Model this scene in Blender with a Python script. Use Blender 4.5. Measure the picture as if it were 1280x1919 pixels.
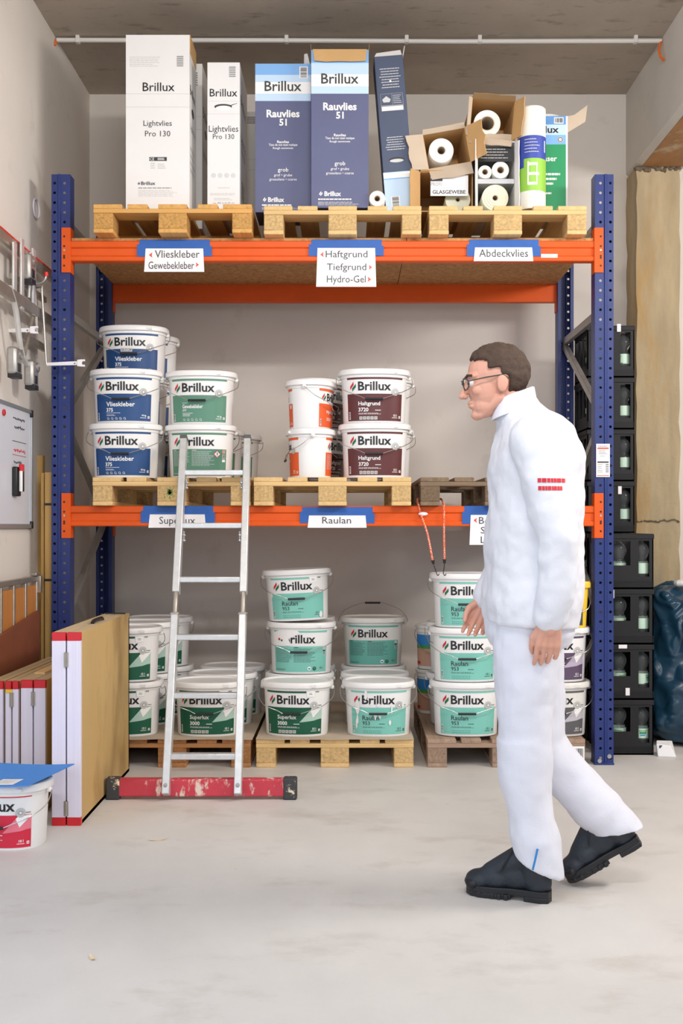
import bpy, bmesh, math, random
from mathutils import Vector, Matrix, Euler
random.seed(7)
PI = math.pi
for o in list(bpy.data.objects):
    bpy.data.objects.remove(o)
SC = bpy.context.scene
COL = SC.collection

# ------------------------------------------------------------------ camera, world, lights, exposure
cam = bpy.data.cameras.new('camera')
cam.sensor_fit = 'AUTO'; cam.sensor_width = 36.0
cam.lens = 2100 / 1919 * 36
cam.shift_x = -12 / 1919
cam.shift_y = 26.5 / 1919
cam.clip_start = 0.05; cam.clip_end = 100
camo = bpy.data.objects.new('camera', cam); COL.objects.link(camo)
camo.location = (0, 0, 1.225); camo.rotation_euler = (PI / 2, 0, 0)
SC.camera = camo

W = bpy.data.worlds.new('daylight'); SC.world = W; W.use_nodes = True
bgn = W.node_tree.nodes['Background']
bgn.inputs[0].default_value = (0.68, 0.86, 1.15, 1)
bgn.inputs[1].default_value = 0.68

def area(name, loc, rot, sx, sy, power, col):
    l = bpy.data.lights.new(name, 'AREA'); l.shape = 'RECTANGLE'; l.size = sx; l.size_y = sy
    l.energy = power; l.color = col
    o = bpy.data.objects.new(name, l); COL.objects.link(o); o.location = loc; o.rotation_euler = rot
    return o
# daylight through the open gate behind the camera, and the warm lamp on the hall ceiling
area('gate_daylight', (0.8, -2.0, 2.65), (math.radians(88), 0, 0), 4.0, 1.8, 72, (1.0, 0.94, 0.88))
area('side_daylight', (-3.0, 0.8, 1.3), (math.radians(80), 0, math.radians(-42)), 2.6, 2.0, 36, (0.86, 0.92, 1.0))
area('ceiling_lamp', (0.2, 1.9, 3.50), (math.radians(86), 0, 0), 1.5, 0.10, 60, (1.0, 0.965, 0.93))
area('ceiling_lamp', (2.3, 0.8, 3.5), (math.radians(74), 0, math.radians(34)), 1.5, 0.10, 26, (1.0, 0.965, 0.93))
area('side_bay_lamp', (3.4, 3.6, 3.2), (math.radians(70), 0, math.radians(68)), 1.5, 0.5, 92, (1.0, 0.96, 0.93))

SC.view_settings.view_transform = 'Standard'
SC.view_settings.look = 'None'
SC.view_settings.exposure = 0.0
SC.view_settings.gamma = 1.0
SC.view_settings.use_curve_mapping = False

# ------------------------------------------------------------------ helpers
def lin(c):
    c /= 255.0
    return c / 12.92 if c <= 0.04045 else ((c + 0.055) / 1.055) ** 2.4
def S(r, g, b):
    return (lin(r), lin(g), lin(b))

MATS = {}
def mat(name, col, rough=0.5, metal=0.0, noise=None, bump=0.0, bscale=60.0, dark=None, spec=0.5, coat=0.0):
    """noise = (scale, amount, (sx,sy,sz)): brightness variation; dark = (colour, scale, lo, hi, (sx,sy,sz)): a second colour in patches."""
    m = bpy.data.materials.new(name); m.use_nodes = True
    nt = m.node_tree; N = nt.nodes; L = nt.links
    p = N['Principled BSDF']
    p.inputs['Base Color'].default_value = (*col, 1)
    p.inputs['Roughness'].default_value = rough
    p.inputs['Metallic'].default_value = metal
    p.inputs['Specular IOR Level'].default_value = spec
    p.inputs['Coat Weight'].default_value = coat
    out = None
    def coords(stretch):
        tc = N.new('ShaderNodeTexCoord'); oi = N.new('ShaderNodeObjectInfo')
        add = N.new('ShaderNodeVectorMath'); add.operation = 'ADD'
        mu = N.new('ShaderNodeMath'); mu.operation = 'MULTIPLY'; mu.inputs[1].default_value = 31.7
        L.new(oi.outputs['Random'], mu.inputs[0])
        L.new(tc.outputs['Object'], add.inputs[0]); L.new(mu.outputs[0], add.inputs[1])
        mp = N.new('ShaderNodeVectorMath'); mp.operation = 'MULTIPLY'; mp.inputs[1].default_value = stretch
        L.new(add.outputs[0], mp.inputs[0])
        return mp.outputs[0]
    if noise:
        sc, amt, st = noise
        n = N.new('ShaderNodeTexNoise'); n.inputs['Scale'].default_value = sc; n.inputs['Detail'].default_value = 6
        n.inputs['Roughness'].default_value = 0.6
        L.new(coords(st), n.inputs['Vector'])
        r = N.new('ShaderNodeMapRange'); r.inputs[1].default_value = 0.28; r.inputs[2].default_value = 0.72
        r.inputs[3].default_value = 1 - amt; r.inputs[4].default_value = 1 + amt
        L.new(n.outputs['Fac'], r.inputs[0])
        mx = N.new('ShaderNodeMix'); mx.data_type = 'RGBA'; mx.blend_type = 'MULTIPLY'; mx.inputs[0].default_value = 1.0
        mx.inputs[6].default_value = (*col, 1)
        L.new(r.outputs[0], mx.inputs[7])
        out = mx.outputs[2]
    if dark:
        dc, sc, lo, hi, st = dark
        n = N.new('ShaderNodeTexNoise'); n.inputs['Scale'].default_value = sc; n.inputs['Detail'].default_value = 8
        n.inputs['Roughness'].default_value = 0.65
        L.new(coords(st), n.inputs['Vector'])
        r = N.new('ShaderNodeMapRange'); r.inputs[1].default_value = lo; r.inputs[2].default_value = hi
        L.new(n.outputs['Fac'], r.inputs[0])
        mx = N.new('ShaderNodeMix'); mx.data_type = 'RGBA'
        L.new(r.outputs[0], mx.inputs[0])
        if out is None: mx.inputs[6].default_value = (*col, 1)
        else: L.new(out, mx.inputs[6])
        mx.inputs[7].default_value = (*dc, 1)
        out = mx.outputs[2]
    if out is not None:
        L.new(out, p.inputs['Base Color'])
    if bump:
        n = N.new('ShaderNodeTexNoise'); n.inputs['Scale'].default_value = bscale; n.inputs['Detail'].default_value = 5
        L.new(coords((1, 1, 1)), n.inputs['Vector'])
        b = N.new('ShaderNodeBump'); b.inputs['Strength'].default_value = bump; b.inputs['Distance'].default_value = 0.01
        L.new(n.outputs['Fac'], b.inputs['Height']); L.new(b.outputs[0], p.inputs['Normal'])
    MATS[name] = m
    return m

ALONG_Y = (40, 2.5, 40); ALONG_X = (2.5, 40, 40); ALONG_Z = (40, 40, 2.5)
ISO = (1, 1, 1)
# setting
mat('concrete_floor', S(214, 210, 204), 0.55, noise=(4.5, .045, (1, .7, 1)), dark=(S(188, 179, 168), 3.4, .53, .82, (.8, 1.3, 1)), bump=.05, bscale=90)
mat('wall_paint', S(226, 218, 209), 0.85, noise=(2.2, .025, ISO), dark=(S(206, 196, 184), 3.1, .58, .8, ISO), bump=.06, bscale=40)
mat('ceiling_concrete', S(180, 168, 154), 0.85, noise=(3.0, .10, (1, .6, 1)), dark=(S(120, 110, 98), 5, .56, .78, (1, 2.5, 1)), bump=.1, bscale=30)
#mat('ceiling_rear_concrete', S(138, 128, 114), 0.85, noise=(3.0, .10, (1, .6, 1)), dark=(S(104, 95, 82), 4, .54, .76, (1, 2.0, 1)), bump=.1, bscale=30)
mat('beam_paint', S(216, 209, 198), 0.85, noise=(3, .05, ISO), dark=(S(176, 168, 156), 4, .6, .78, ISO), bump=.1, bscale=25)
mat('pier_concrete', S(172, 154, 122), 0.85, noise=(5, .22, (1.5, 1.5, .3)), dark=(S(176, 134, 66), 3.2, .48, .72, (1.8, 1.8, .3)), bump=.35, bscale=25)
mat('soffit_timber', S(168, 122, 78), 0.8, noise=(5, .15, (3, 1, 1)), dark=(S(200, 180, 150), 5, .52, .7, ISO), bump=.15, bscale=25)
mat('rough_edge', S(110, 96, 78), 0.95, noise=(30, .4, ISO), bump=.5, bscale=60)
# rack
mat('rack_blue', S(30, 48, 110), 0.38, noise=(18, .06, ISO))
mat('rack_orange', S(222, 88, 20), 0.48, noise=(10, .05, ISO), spec=.3)
mat('galvanised', S(176, 174, 170), 0.42, .75, noise=(25, .12, ISO))
mat('bolt_steel', S(190, 190, 188), 0.3, .9)
mat('osb', S(190, 138, 84), 0.75, noise=(46, .26, (1, .55, 1)), dark=(S(140, 92, 48), 60, .54, .66, (.6, 1.2, 1)), bump=.1, bscale=80)
# wood
def woods(n, c, d, amt=.12):
    for ax, st in (('y', ALONG_Y), ('x', ALONG_X)):
        mat(f'{n}_{ax}', c, .72, noise=(1.0, amt, st), dark=(d, 1.3, .58, .8, tuple(v * .5 for v in st)))
    mat(f'{n}_block', tuple(.80 * v for v in c), .85, noise=(75, .30, ISO), dark=(d, 110, .56, .68, ISO), bump=.2, bscale=90)
woods('pine', S(222, 186, 128), S(182, 134, 78))
woods('golden', S(216, 164, 92), S(150, 98, 44), .16)
woods('brown', S(176, 122, 74), S(98, 62, 36), .2)
woods('grey_wood', S(128, 106, 82), S(62, 48, 36), .25)
woods('taupe', S(166, 138, 116), S(110, 84, 66), .2)
mat('ply_face', S(206, 172, 112), .6, noise=(2, .07, (1, 1, .5)), dark=(S(150, 116, 66), 2.6, .55, .8, (1, 1, .5)), bump=.03)
mat('ply_edge', S(198, 176, 140), .7, noise=(1, .12, ALONG_Y))
mat('lilac_paint', S(226, 220, 234), .5, noise=(1, .05, (90, 90, 1.5)))
mat('red_paint', S(206, 30, 40), .5, noise=(30, .08, ISO))
mat('timber', S(196, 156, 92), .75, noise=(1, .14, ALONG_Z), dark=(S(140, 102, 56), 1, .58, .78, (20, 20, 1.3)))
mat('brown_board', S(132, 74, 48), .6, noise=(7, .15, ISO), dark=(S(176, 124, 92), 30, .66, .75, ISO))
mat('honey_board', S(196, 128, 62), .6, noise=(1, .12, ALONG_Z))
# plastics, paper
mat('bucket_white', S(238, 236, 233), .38, spec=.45)
mat('lid_white', S(240, 238, 235), .36, noise=(9, .02, ISO))
mat('bucket_dusty', S(226, 222, 214), .5, noise=(12, .06, ISO))
mat('bucket_yellow', S(238, 196, 52), .4)
mat('wire', S(186, 184, 180), .3, .85)
mat('black_plastic', S(28, 28, 30), .45)
for n, c in dict(blue=(24, 70, 124), sage=(88, 138, 114), rust=(228, 92, 38), maroon=(90, 38, 38), forest=(10, 88, 62), mint=(126, 198, 182),
                 mintdark=(104, 176, 160), plum=(92, 74, 98), ash=(92, 90, 92), crimson=(208, 36, 62), crimson_light=(234, 120, 136), black=(24, 24, 26), white=(246, 244, 240), red=(206, 34, 46),
                 green=(16, 106, 66), grey=(150, 150, 148), lightgrey=(206, 205, 202), forest_pale=(176, 204, 190), charcoal=(64, 66, 62), sky=(40, 128, 196),
                 salmon=(206, 158, 132), slate=(92, 96, 130), slate2=(70, 80, 104), paleblue=(196, 220, 242), skyblue=(128, 178, 232), midblue=(96, 150, 210), leafgreen=(28, 148, 92),
                 lime=(150, 204, 74), royal=(58, 78, 168), signred=(222, 78, 56), ink=(58, 58, 62), paleash=(190, 186, 192), plumpale=(186, 172, 190), lightmint=(176, 226, 212), emerald=(60, 150, 70), spray=(122, 156, 72)).items():
    mat('p_' + n, S(*c), .45)
mat('paper', S(244, 240, 240), .7)
mat('carton_white', S(236, 234, 232), .65, noise=(5, .015, ISO))
mat('cardboard', S(202, 160, 106), .8, noise=(9, .05, ISO))
mat('cardboard_grey', S(196, 178, 156), .8, noise=(9, .05, ISO))
mat('cardboard_dark', S(150, 120, 84), .85, noise=(9, .08, ISO))
mat('carton_slate', S(92, 96, 130), .55, noise=(6, .04, ISO))
mat('carton_slate2', S(72, 82, 106), .55, noise=(6, .04, ISO))
mat('roll_white', S(240, 238, 226), .7, noise=(30, .02, ISO))
mat('roll_cream', S(226, 226, 200), .75, noise=(40, .04, ISO))
mat('tape_blue', S(36, 92, 172), .55, noise=(14, .08, ISO))
mat('foam_blue', S(70, 138, 216), .7, noise=(30, .04, ISO))
mat('aluminium', S(214, 214, 212), .38, .55, noise=(30, .08, ISO), dark=(S(236, 234, 228), 40, .62, .7, ISO))
mat('alu_dull', S(172, 164, 152), .4, .7, noise=(20, .12, ISO))
mat('alu_plug', S(88, 90, 90), .5)
mat('red_bar', S(196, 58, 72), .55, noise=(8, .18, ISO), dark=(S(228, 206, 190), 17, .55, .62, (1, 1, .45)))
mat('bar_cap', S(58, 58, 60), .6, dark=(S(226, 214, 180), 22, .58, .62, ISO))
mat('hook_red', S(222, 44, 36), .45)
mat('white_metal', S(240, 238, 240), .4)
mat('whiteboard', S(226, 228, 236), .25)
mat('alu_frame', S(176, 178, 180), .4, .6)
mat('crate_black', S(13, 12, 14), .65, noise=(20, .15, ISO))
mat('bag_blue', S(28, 60, 80), .25, noise=(4, .12, ISO))
mat('cord_orange', S(236, 92, 44), .6, dark=(S(255, 214, 190), 190, .52, .56, ISO))
mat('conduit', S(226, 222, 216), .5)
mat('cable_orange', S(236, 110, 30), .5)
mat('bottle_label', S(196, 222, 200), .5)
mat('skin', S(218, 160, 136), .5, noise=(12, .05, ISO))
mat('hair', S(74, 56, 44), .8, noise=(1, .25, (30, 90, 90)), bump=.4, bscale=220)
mat('beard', S(120, 92, 76), .8)
mat('jacket_white', S(226, 226, 231), .8, noise=(6, .02, ISO), bump=.1, bscale=180)
mat('trouser_white', S(222, 222, 230), .8, noise=(6, .02, ISO), bump=.1, bscale=180)
mat('trouser_grey', S(206, 204, 206), .85, noise=(10, .04, ISO))
mat('boot_leather', S(34, 41, 50), .55, noise=(18, .2, ISO), bump=.15, bscale=120)
mat('boot_black', S(22, 23, 26), .5, noise=(14, .15, ISO))
mat('eye_white', S(232, 226, 220), .3)
mat('shaving', S(226, 204, 164), .8)
g = bpy.data.materials.new('pet'); g.use_nodes = True
gp = g.node_tree.nodes['Principled BSDF']
gp.inputs['Base Color'].default_value = (.86, .9, .9, 1); gp.inputs['Roughness'].default_value = .05
gp.inputs['Transmission Weight'].default_value = .94; gp.inputs['IOR'].default_value = 1.22
MATS['pet'] = g

def X(px, Y): return (px - 652) * Y / 2100
def Z(py, Y): return 1.225 + (986 - py) * Y / 2100
def PT(px, py, Y): return Vector((X(px, Y), Y, Z(py, Y)))

class MB:
    """collects shapes, builds ONE mesh object"""
    def __init__(s): s.v = []; s.f = []; s.m = []
    def add(s, vs, fs, m):
        b = len(s.v); s.v += [Vector(v) for v in vs]
        for f in fs: s.f.append([b + i for i in f]); s.m.append(m)
        return s
    def box(s, x0, x1, y0, y1, z0, z1, m):
        return s.add([(x0, y0, z0), (x1, y0, z0), (x1, y1, z0), (x0, y1, z0), (x0, y0, z1), (x1, y0, z1), (x1, y1, z1), (x0, y1, z1)],
                     [(3, 2, 1, 0), (4, 5, 6, 7), (0, 1, 5, 4), (1, 2, 6, 5), (2, 3, 7, 6), (3, 0, 4, 7)], m)
    def prism(s, poly, o, eu, ev, en, m):
        """poly 2D in (eu, ev), extruded along en (full vector)"""
        o, eu, ev, en = map(Vector, (o, eu, ev, en)); n = len(poly)
        a = [o + eu * p[0] + ev * p[1] for p in poly]; b = [p + en for p in a]
        return s.add(a + b, [list(range(n))[::-1], list(range(n, 2 * n))] + [(i, (i + 1) % n, n + (i + 1) % n, n + i) for i in range(n)], m)
    def bar(s, p, q, w, h, m, up=(0, 0, 1)):
        p, q = Vector(p), Vector(q); d = (q - p).normalized(); u = Vector(up)
        a = d.cross(u)
        if a.length < 1e-4: a = d.cross(Vector((0, 1, 0)))
        a.normalize(); b = a.cross(d).normalized()
        return s.prism([(-w / 2, -h / 2), (w / 2, -h / 2), (w / 2, h / 2), (-w / 2, h / 2)], p, a, b, q - p, m)
    def tube(s, pts, r, m, seg=8, close=False):
        pts = [Vector(p) for p in pts]; n = len(pts); rs = r if isinstance(r, (list, tuple)) else [r] * n
        vs = []; prev = None
        for i, p in enumerate(pts):
            d = (pts[min(i + 1, n - 1)] - pts[max(i - 1, 0)]).normalized()
            if prev is None:
                a = d.cross(Vector((0, 0, 1)))
                if a.length < 1e-3: a = d.cross(Vector((1, 0, 0)))
            else: a = prev - d * prev.dot(d)
            a.normalize(); prev = a; b = d.cross(a)
            vs += [p + (a * math.cos(2 * PI * k / seg) + b * math.sin(2 * PI * k / seg)) * rs[i] for k in range(seg)]
        fs = [(i * seg + k, i * seg + (k + 1) % seg, (i + 1) * seg + (k + 1) % seg, (i + 1) * seg + k) for i in range(n - 1) for k in range(seg)]
        fs += [list(range(seg))[::-1], list(range((n - 1) * seg, n * seg))]
        return s.add(vs, fs, m)
    def loft(s, rings, m, caps=True):
        n = len(rings[0]); vs = [p for r in rings for p in r]
        fs = [(i * n + k, i * n + (k + 1) % n, (i + 1) * n + (k + 1) % n, (i + 1) * n + k) for i in range(len(rings) - 1) for k in range(n)]
        if caps: fs += [list(range(n))[::-1], list(range((len(rings) - 1) * n, len(rings) * n))]
        return s.add(vs, fs, m)
    def lathe(s, prof, m, c=(0, 0, 0), seg=32, axis='z', caps=True):
        c = Vector(c); R = []
        for r, h in prof:
            ring = []
            for k in range(seg):
                a = 2 * PI * k / seg; u, w = r * math.cos(a), r * math.sin(a)
                ring.append(c + (Vector((u, w, h)) if axis == 'z' else Vector((u, h, -w)) if axis == 'y' else Vector((h, u, w))))
            R.append(ring)
        return s.loft(R, m, caps)
    def ball(s, c, r, m, R=None, nu=16, nv=10):
        c = Vector(c); r = Vector(r) if not isinstance(r, (int, float)) else Vector((r, r, r))
        vs = []
        for j in range(1, nv):
            t = PI * j / nv
            for i in range(nu):
                p = 2 * PI * i / nu
                vs.append(Vector((r.x * math.sin(t) * math.cos(p), r.y * math.sin(t) * math.sin(p), r.z * math.cos(t))))
        vs += [Vector((0, 0, r.z)), Vector((0, 0, -r.z))]
        if R is not None: vs = [R @ v for v in vs]
        fs = [(j * nu + i, (j + 1) * nu + i, (j + 1) * nu + (i + 1) % nu, j * nu + (i + 1) % nu) for j in range(nv - 2) for i in range(nu)]
        t, b = len(vs) - 2, len(vs) - 1
        fs += [(t, i, (i + 1) % nu) for i in range(nu)] + [(b, (nv - 2) * nu + (i + 1) % nu, (nv - 2) * nu + i) for i in range(nu)]
        return s.add([c + v for v in vs], fs, m)
    def capsule(s, p, q, r0, r1, m, seg=12):
        p, q = Vector(p), Vector(q); d = (q - p); L = d.length; d = d / L
        pts, rs = [], []
        for k in range(5):
            a = -PI / 2 + PI / 2 * k / 4
            pts.append(p + d * (r0 * math.sin(a))); rs.append(max(r0 * math.cos(a), 1e-4))
        for k in range(5):
            a = PI / 2 * k / 4
            pts.append(q + d * (r1 * math.sin(a))); rs.append(max(r1 * math.cos(a), 1e-4))
        return s.tube(pts, rs, m, seg)
    def xform(s, M):
        s.v = [M @ v for v in s.v]; return s
    def build(s, name, parent=None, bevel=0, smooth=30, local=False, mods=None):
        me = bpy.data.meshes.new(name)
        off = Vector((0, 0, 0))
        p = parent
        while p is not None and not local:
            off = off + p.location; p = p.parent
        me.from_pydata([tuple(v - off) for v in s.v], [], s.f)
        keys = []
        for k in s.m:
            if k not in keys: keys.append(k)
        for k in keys: me.materials.append(MATS[k])
        me.polygons.foreach_set('material_index', [keys.index(k) for k in s.m])
        me.update()
        if smooth:
            me.shade_smooth(); me.set_sharp_from_angle(angle=math.radians(smooth))
        o = bpy.data.objects.new(name, me); COL.objects.link(o)
        if parent is not None: o.parent = parent
        if bevel:
            b = o.modifiers.new('bevel', 'BEVEL'); b.width = bevel; b.segments = 2; b.limit_method = 'ANGLE'; b.angle_limit = math.radians(40)
        return o

def tag(o, label, cat, group=None):
    o['label'] = label; o['category'] = cat
    if group: o['group'] = group
    return o
def thing(name, loc, label, cat, group=None, rz=0):
    o = bpy.data.objects.new(name, None); COL.objects.link(o)
    o.location = loc; o.rotation_euler = (0, 0, rz); o.empty_display_size = .1
    return tag(o, label, cat, group)
def copy_tree(o, parent=None):
    c = o.copy(); COL.objects.link(c); c.parent = parent
    for ch in [x for x in o.children]: copy_tree(ch, c)
    return c
def structure(o):
    o['kind'] = 'structure'; return o
def box_obj(name, parent, x0, x1, y0, y1, z0, z1, m, bevel=.002, local=False):
    return MB().box(x0, x1, y0, y1, z0, z1, m).build(name, parent, bevel=bevel, local=local)

# lettering ------------------------------------------------------------------
_TX = {}
def text_geo(s, bold=0.0, res=2):
    k = (s, bold, res)
    if k not in _TX:
        cu = bpy.data.curves.new('lettering', 'FONT'); cu.body = s; cu.size = 1; cu.offset = bold; cu.resolution_u = res
        cu.fill_mode = 'FRONT'
        ob = bpy.data.objects.new('lettering', cu)
        me = bpy.data.meshes.new_from_object(ob)
        vs = [(v.co.x, v.co.y) for v in me.vertices]; fs = [tuple(p.vertices) for p in me.polygons]
        bpy.data.objects.remove(ob); bpy.data.meshes.remove(me); bpy.data.curves.remove(cu)
        x0 = min(v[0] for v in vs); x1 = max(v[0] for v in vs); y0 = min(v[1] for v in vs); y1 = max(v[1] for v in vs)
        _TX[k] = ([(a - x0, b - y0) for a, b in vs], fs, x1 - x0, y1 - y0)
    return _TX[k]

class Print:
    """printed surface: flat shapes in (u, v) with a layer, laid onto a surface"""
    def __init__(s): s.items = []
    def poly(s, pts, m, layer=1):
        s.items.append((list(pts), [tuple(range(len(pts)))], m, layer)); return s
    def rect(s, u0, v0, u1, v1, m, layer=1): return s.poly([(u0, v0), (u1, v0), (u1, v1), (u0, v1)], m, layer)
    def disc(s, u, v, r, m, layer=1, n=20, rv=None):
        rv = rv or r
        return s.poly([(u + r * math.cos(2 * PI * k / n), v + rv * math.sin(2 * PI * k / n)) for k in range(n)], m, layer)
    def ring(s, u, v, r, w, m, layer=1, n=24):
        P = [(u + q * math.cos(2 * PI * k / n), v + q * math.sin(2 * PI * k / n)) for q in (r, r - w) for k in range(n)]
        s.items.append((P, [(k, (k + 1) % n, n + (k + 1) % n, n + k) for k in range(n)], m, layer)); return s
    def text(s, t, u0, v0, u1, v1, m, layer=2, bold=0.0, res=2):
        """fit the lettering to the box; u1 None keeps the aspect; v1 is the height of the ink"""
        vs, fs, w, h = text_geo(t, bold, res)
        ky = (v1 - v0) / h; kx = ky if u1 is None else (u1 - u0) / w
        s.items.append(([(u0 + a * kx, v0 + b * ky) for a, b in vs], fs, m, layer)); return s
    def ctext(s, t, uc, v0, v1, m, layer=2, bold=0.0, kx=1.0):
        vs, fs, w, h = text_geo(t, bold); k = (v1 - v0) / h
        return s.text(t, uc - w * k * kx / 2, v0, uc + w * k * kx / 2, v1, m, layer, bold)
    def lines(s, u0, v0, u1, v1, n, m, layer=2, fill=.5, centre=False):
        """rows of print too small to read"""
        R = random.Random(n * 7 + int(abs(u0) * 1e4)); dv = (v1 - v0) / n
        for i in range(n):
            v = v1 - (i + 1) * dv; L = (u1 - u0) * R.uniform(.72, 1.0); u = u0 + ((u1 - u0) - L) / 2 if centre else u0; e = u + L
            while u < e - 1e-4:
                w = min(R.uniform(.06, .16) * (u1 - u0), e - u)
                s.rect(u, v + dv * (1 - fill) / 2, u + w * .86, v + dv * (1 + fill) / 2, m, layer); u += w
        return s
    def barcode(s, u0, v0, u1, v1, m='p_ink', layer=3, vertical=False, base='p_white'):
        R = random.Random(5); s.rect(u0, v0, u1, v1, base, layer - 1)
        a, b = (v0, v1) if vertical else (u0, u1); pad = (b - a) * .08; t = a + pad
        while t < b - pad:
            w = R.choice((1, 1, 2, 3)) * (b - a) / 60
            if vertical: s.rect(u0 + (u1 - u0) * .12, t, u1 - (u1 - u0) * .12, t + w, m, layer)
            else: s.rect(t, v0 + (v1 - v0) * .15, t + w, v1 - (v1 - v0) * .12, m, layer)
            t += w + R.choice((1, 1, 2)) * (b - a) / 60
        return s
    def logo(s, u, v, h, layer=2, m1='p_red', m2='p_green'):
        k = h / .0495
        s.poly([(u, v + .009 * k), (u + .0198 * k, v + .033 * k), (u + .0198 * k, v + .0495 * k), (u, v + .0255 * k)], m1, layer)
        s.poly([(u + .0112 * k, v), (u + .0314 * k, v + .022 * k), (u + .0314 * k, v + .0385 * k), (u + .0112 * k, v + .0165 * k)], m2, layer)
        return s
    def apply(s, mb, fn, cut=None):
        if not cut:
            for vs, fs, m, ly in s.items: mb.add([fn(u, v, ly) for u, v in vs], fs, m)
            return mb
        for vs, fs, m, ly in s.items:
            bm = bmesh.new(); B = [bm.verts.new((u, v, 0)) for u, v in vs]
            for f in fs:
                try: bm.faces.new([B[i] for i in f])
                except ValueError: pass
            u0 = min(p[0] for p in vs); u1 = max(p[0] for p in vs)
            k = math.floor(u0 / cut) + 1
            while k * cut < u1:
                bmesh.ops.bisect_plane(bm, geom=bm.verts[:] + bm.edges[:] + bm.faces[:], dist=1e-6, plane_co=(k * cut, 0, 0), plane_no=(1, 0, 0)); k += 1
            bm.verts.index_update()
            mb.add([fn(v.co.x, v.co.y, ly) for v in bm.verts], [[v.index for v in f.verts] for f in bm.faces], m)
            bm.free()
        return mb
def flat(o, eu, ev, en, step=.0007):
    o, eu, ev, en = map(Vector, (o, eu, ev, en))
    return lambda u, v, l: o + eu * u + ev * v + en * (step * l)

# ------------------------------------------------------------------ the room
YB, XL, XR, ZC = 7.15, -1.648, 1.774, 3.98
structure(MB().box(-6, 6, -9, YB + .2, -.12, 0, 'concrete_floor').build('floor'))
structure(MB().box(XL - .15, 4.2, YB, YB + .15, -.1, ZC + .1, 'wall_paint').build('wall_back'))
structure(MB().box(XL - .15, XL, 4.1, YB + .1, -.1, ZC + .1, 'wall_paint').build('wall_left'))
structure(MB().box(4.05, 4.2, .6, YB, -.1, ZC + .1, 'wall_paint').build('wall_right'))
m = MB().box(XL - .15, 4.05, .6, YB, ZC, ZC + .15, 'ceiling_concrete')
structure(m.build('ceiling'))
# downstand beam on the right, timber-stained underside
m = MB().prism([(XR, 3.47), (XR + .03, 3.44), (XR + .30, 3.44), (XR + .30, ZC), (XR, ZC)], (0, .6, 0), (1, 0, 0), (0, 0, 1), (0, YB - .6, 0), 'beam_paint')
m.box(XR + .035, XR + .295, .7, YB - .26, 3.436, 3.441, 'soffit_timber')
structure(m.build('trim_1')) ['label'] = 'downstand concrete beam'
# rough concrete pier below it
R = random.Random(3)
m = MB()
rings = []
for k in range(36):
    z = 3.44 * k / 35
    j = lambda: R.uniform(-.006, .006)
    rings.append([(XR + .004 + j(), 6.9 + j() * .5, z), (XR + .268 + j(), 6.9 + j() * .5, z), (XR + .268 + j(), YB + .01, z), (XR + .004 + j(), YB + .01, z)])
m.loft([[Vector(p) for p in r] for r in rings], 'pier_concrete')
for k in range(16):                                  # crumbled mortar at its head, and the pour joint
    x = XR + .27 * (k + .5) / 16
    m.ball((x, 6.905, 3.435 + R.uniform(-.02, .01)), (R.uniform(.012, .024), .02, R.uniform(.008, .02)), 'rough_edge', nu=8, nv=6)
pts = []; zc = 1.262
for k in range(40):
    zc += R.uniform(-.006, .006) - (zc - 1.255) * .15; pts.append(Vector((XR + .006 + .26 * k / 39, 6.893, zc)))
m.tube(pts, [R.uniform(.002, .006) for _ in pts], 'rough_edge', 6)
structure(m.build('trim_2', smooth=25))['label'] = 'rough concrete pier'

# conduit on the ceiling with clips and the orange cable ends
t = thing('conduit', (0, 6.3, ZC), 'thin white cable conduit clipped across the ceiling above the cartons', 'conduit')
MB().tube([(XL + .012, 6.3, ZC - .022), (-.4, 6.3, ZC - .024), (.6, 6.3, ZC - .03), (XR - .012, 6.3, ZC - .026)], .0125, 'conduit', 10).build('tube', t)
for px in (146, 537, 762, 893 + 6, 1191):
    x = X(px, 6.3)
    MB().box(x - .011, x + .011, 6.283, 6.317, ZC - .04, ZC + .001, 'conduit').build('clip', t, bevel=.003)
MB().tube([(XR - .012, 6.3, ZC - .026), (XR - .002 - .02, 6.29, ZC - .05), (XR - .03, 6.28, ZC - .09), (XR - .025, 6.27, ZC - .13), (XR - .012, 6.25, ZC - .155)], .007, 'cable_orange', 8).build('cable', t)['label'] = 'orange cable end'
MB().tube([(XL + .012, 6.3, ZC - .022), (XL + .008, 6.29, ZC - .04), (XL + .004, 6.285, ZC - .058)], .007, 'cable_orange', 8).build('cable', t)['label'] = 'orange cable end'

# ------------------------------------------------------------------ pallet rack
YF = 5.75
XU = (-1.520, 1.268)         # left faces of the two frames
UW = .094
rack = thing('pallet_rack', (0, YF, 0), 'tall pallet rack with perforated blue uprights and orange beams against the back wall', 'rack')
def plate(mb, x0, x1, z0, z1, y, cols, r, pitch, m, oz=0):
    xs = [x0] + [(cols[i] + cols[i + 1]) / 2 for i in range(len(cols) - 1)] + [x1]
    n = int((z1 - z0) / pitch)
    for ci, xc in enumerate(cols):
        a, b = xs[ci], xs[ci + 1]
        for k in range(n):
            c = z0 + k * pitch; d = c + pitch if k < n - 1 else z1; zc = c + pitch / 2
            O = [(b, (c + d) / 2), (b, d), ((a + b) / 2, d), (a, d), (a, (c + d) / 2), (a, c), ((a + b) / 2, c), (b, c)]
            I = [(xc + r * math.cos(PI * q / 4), zc + r * math.sin(PI * q / 4)) for q in range(8)]
            mb.add([(p[0], y, p[1]) for p in O + I], [(q, (q + 1) % 8, 8 + (q + 1) % 8, 8 + q) for q in range(8)], m)
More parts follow.
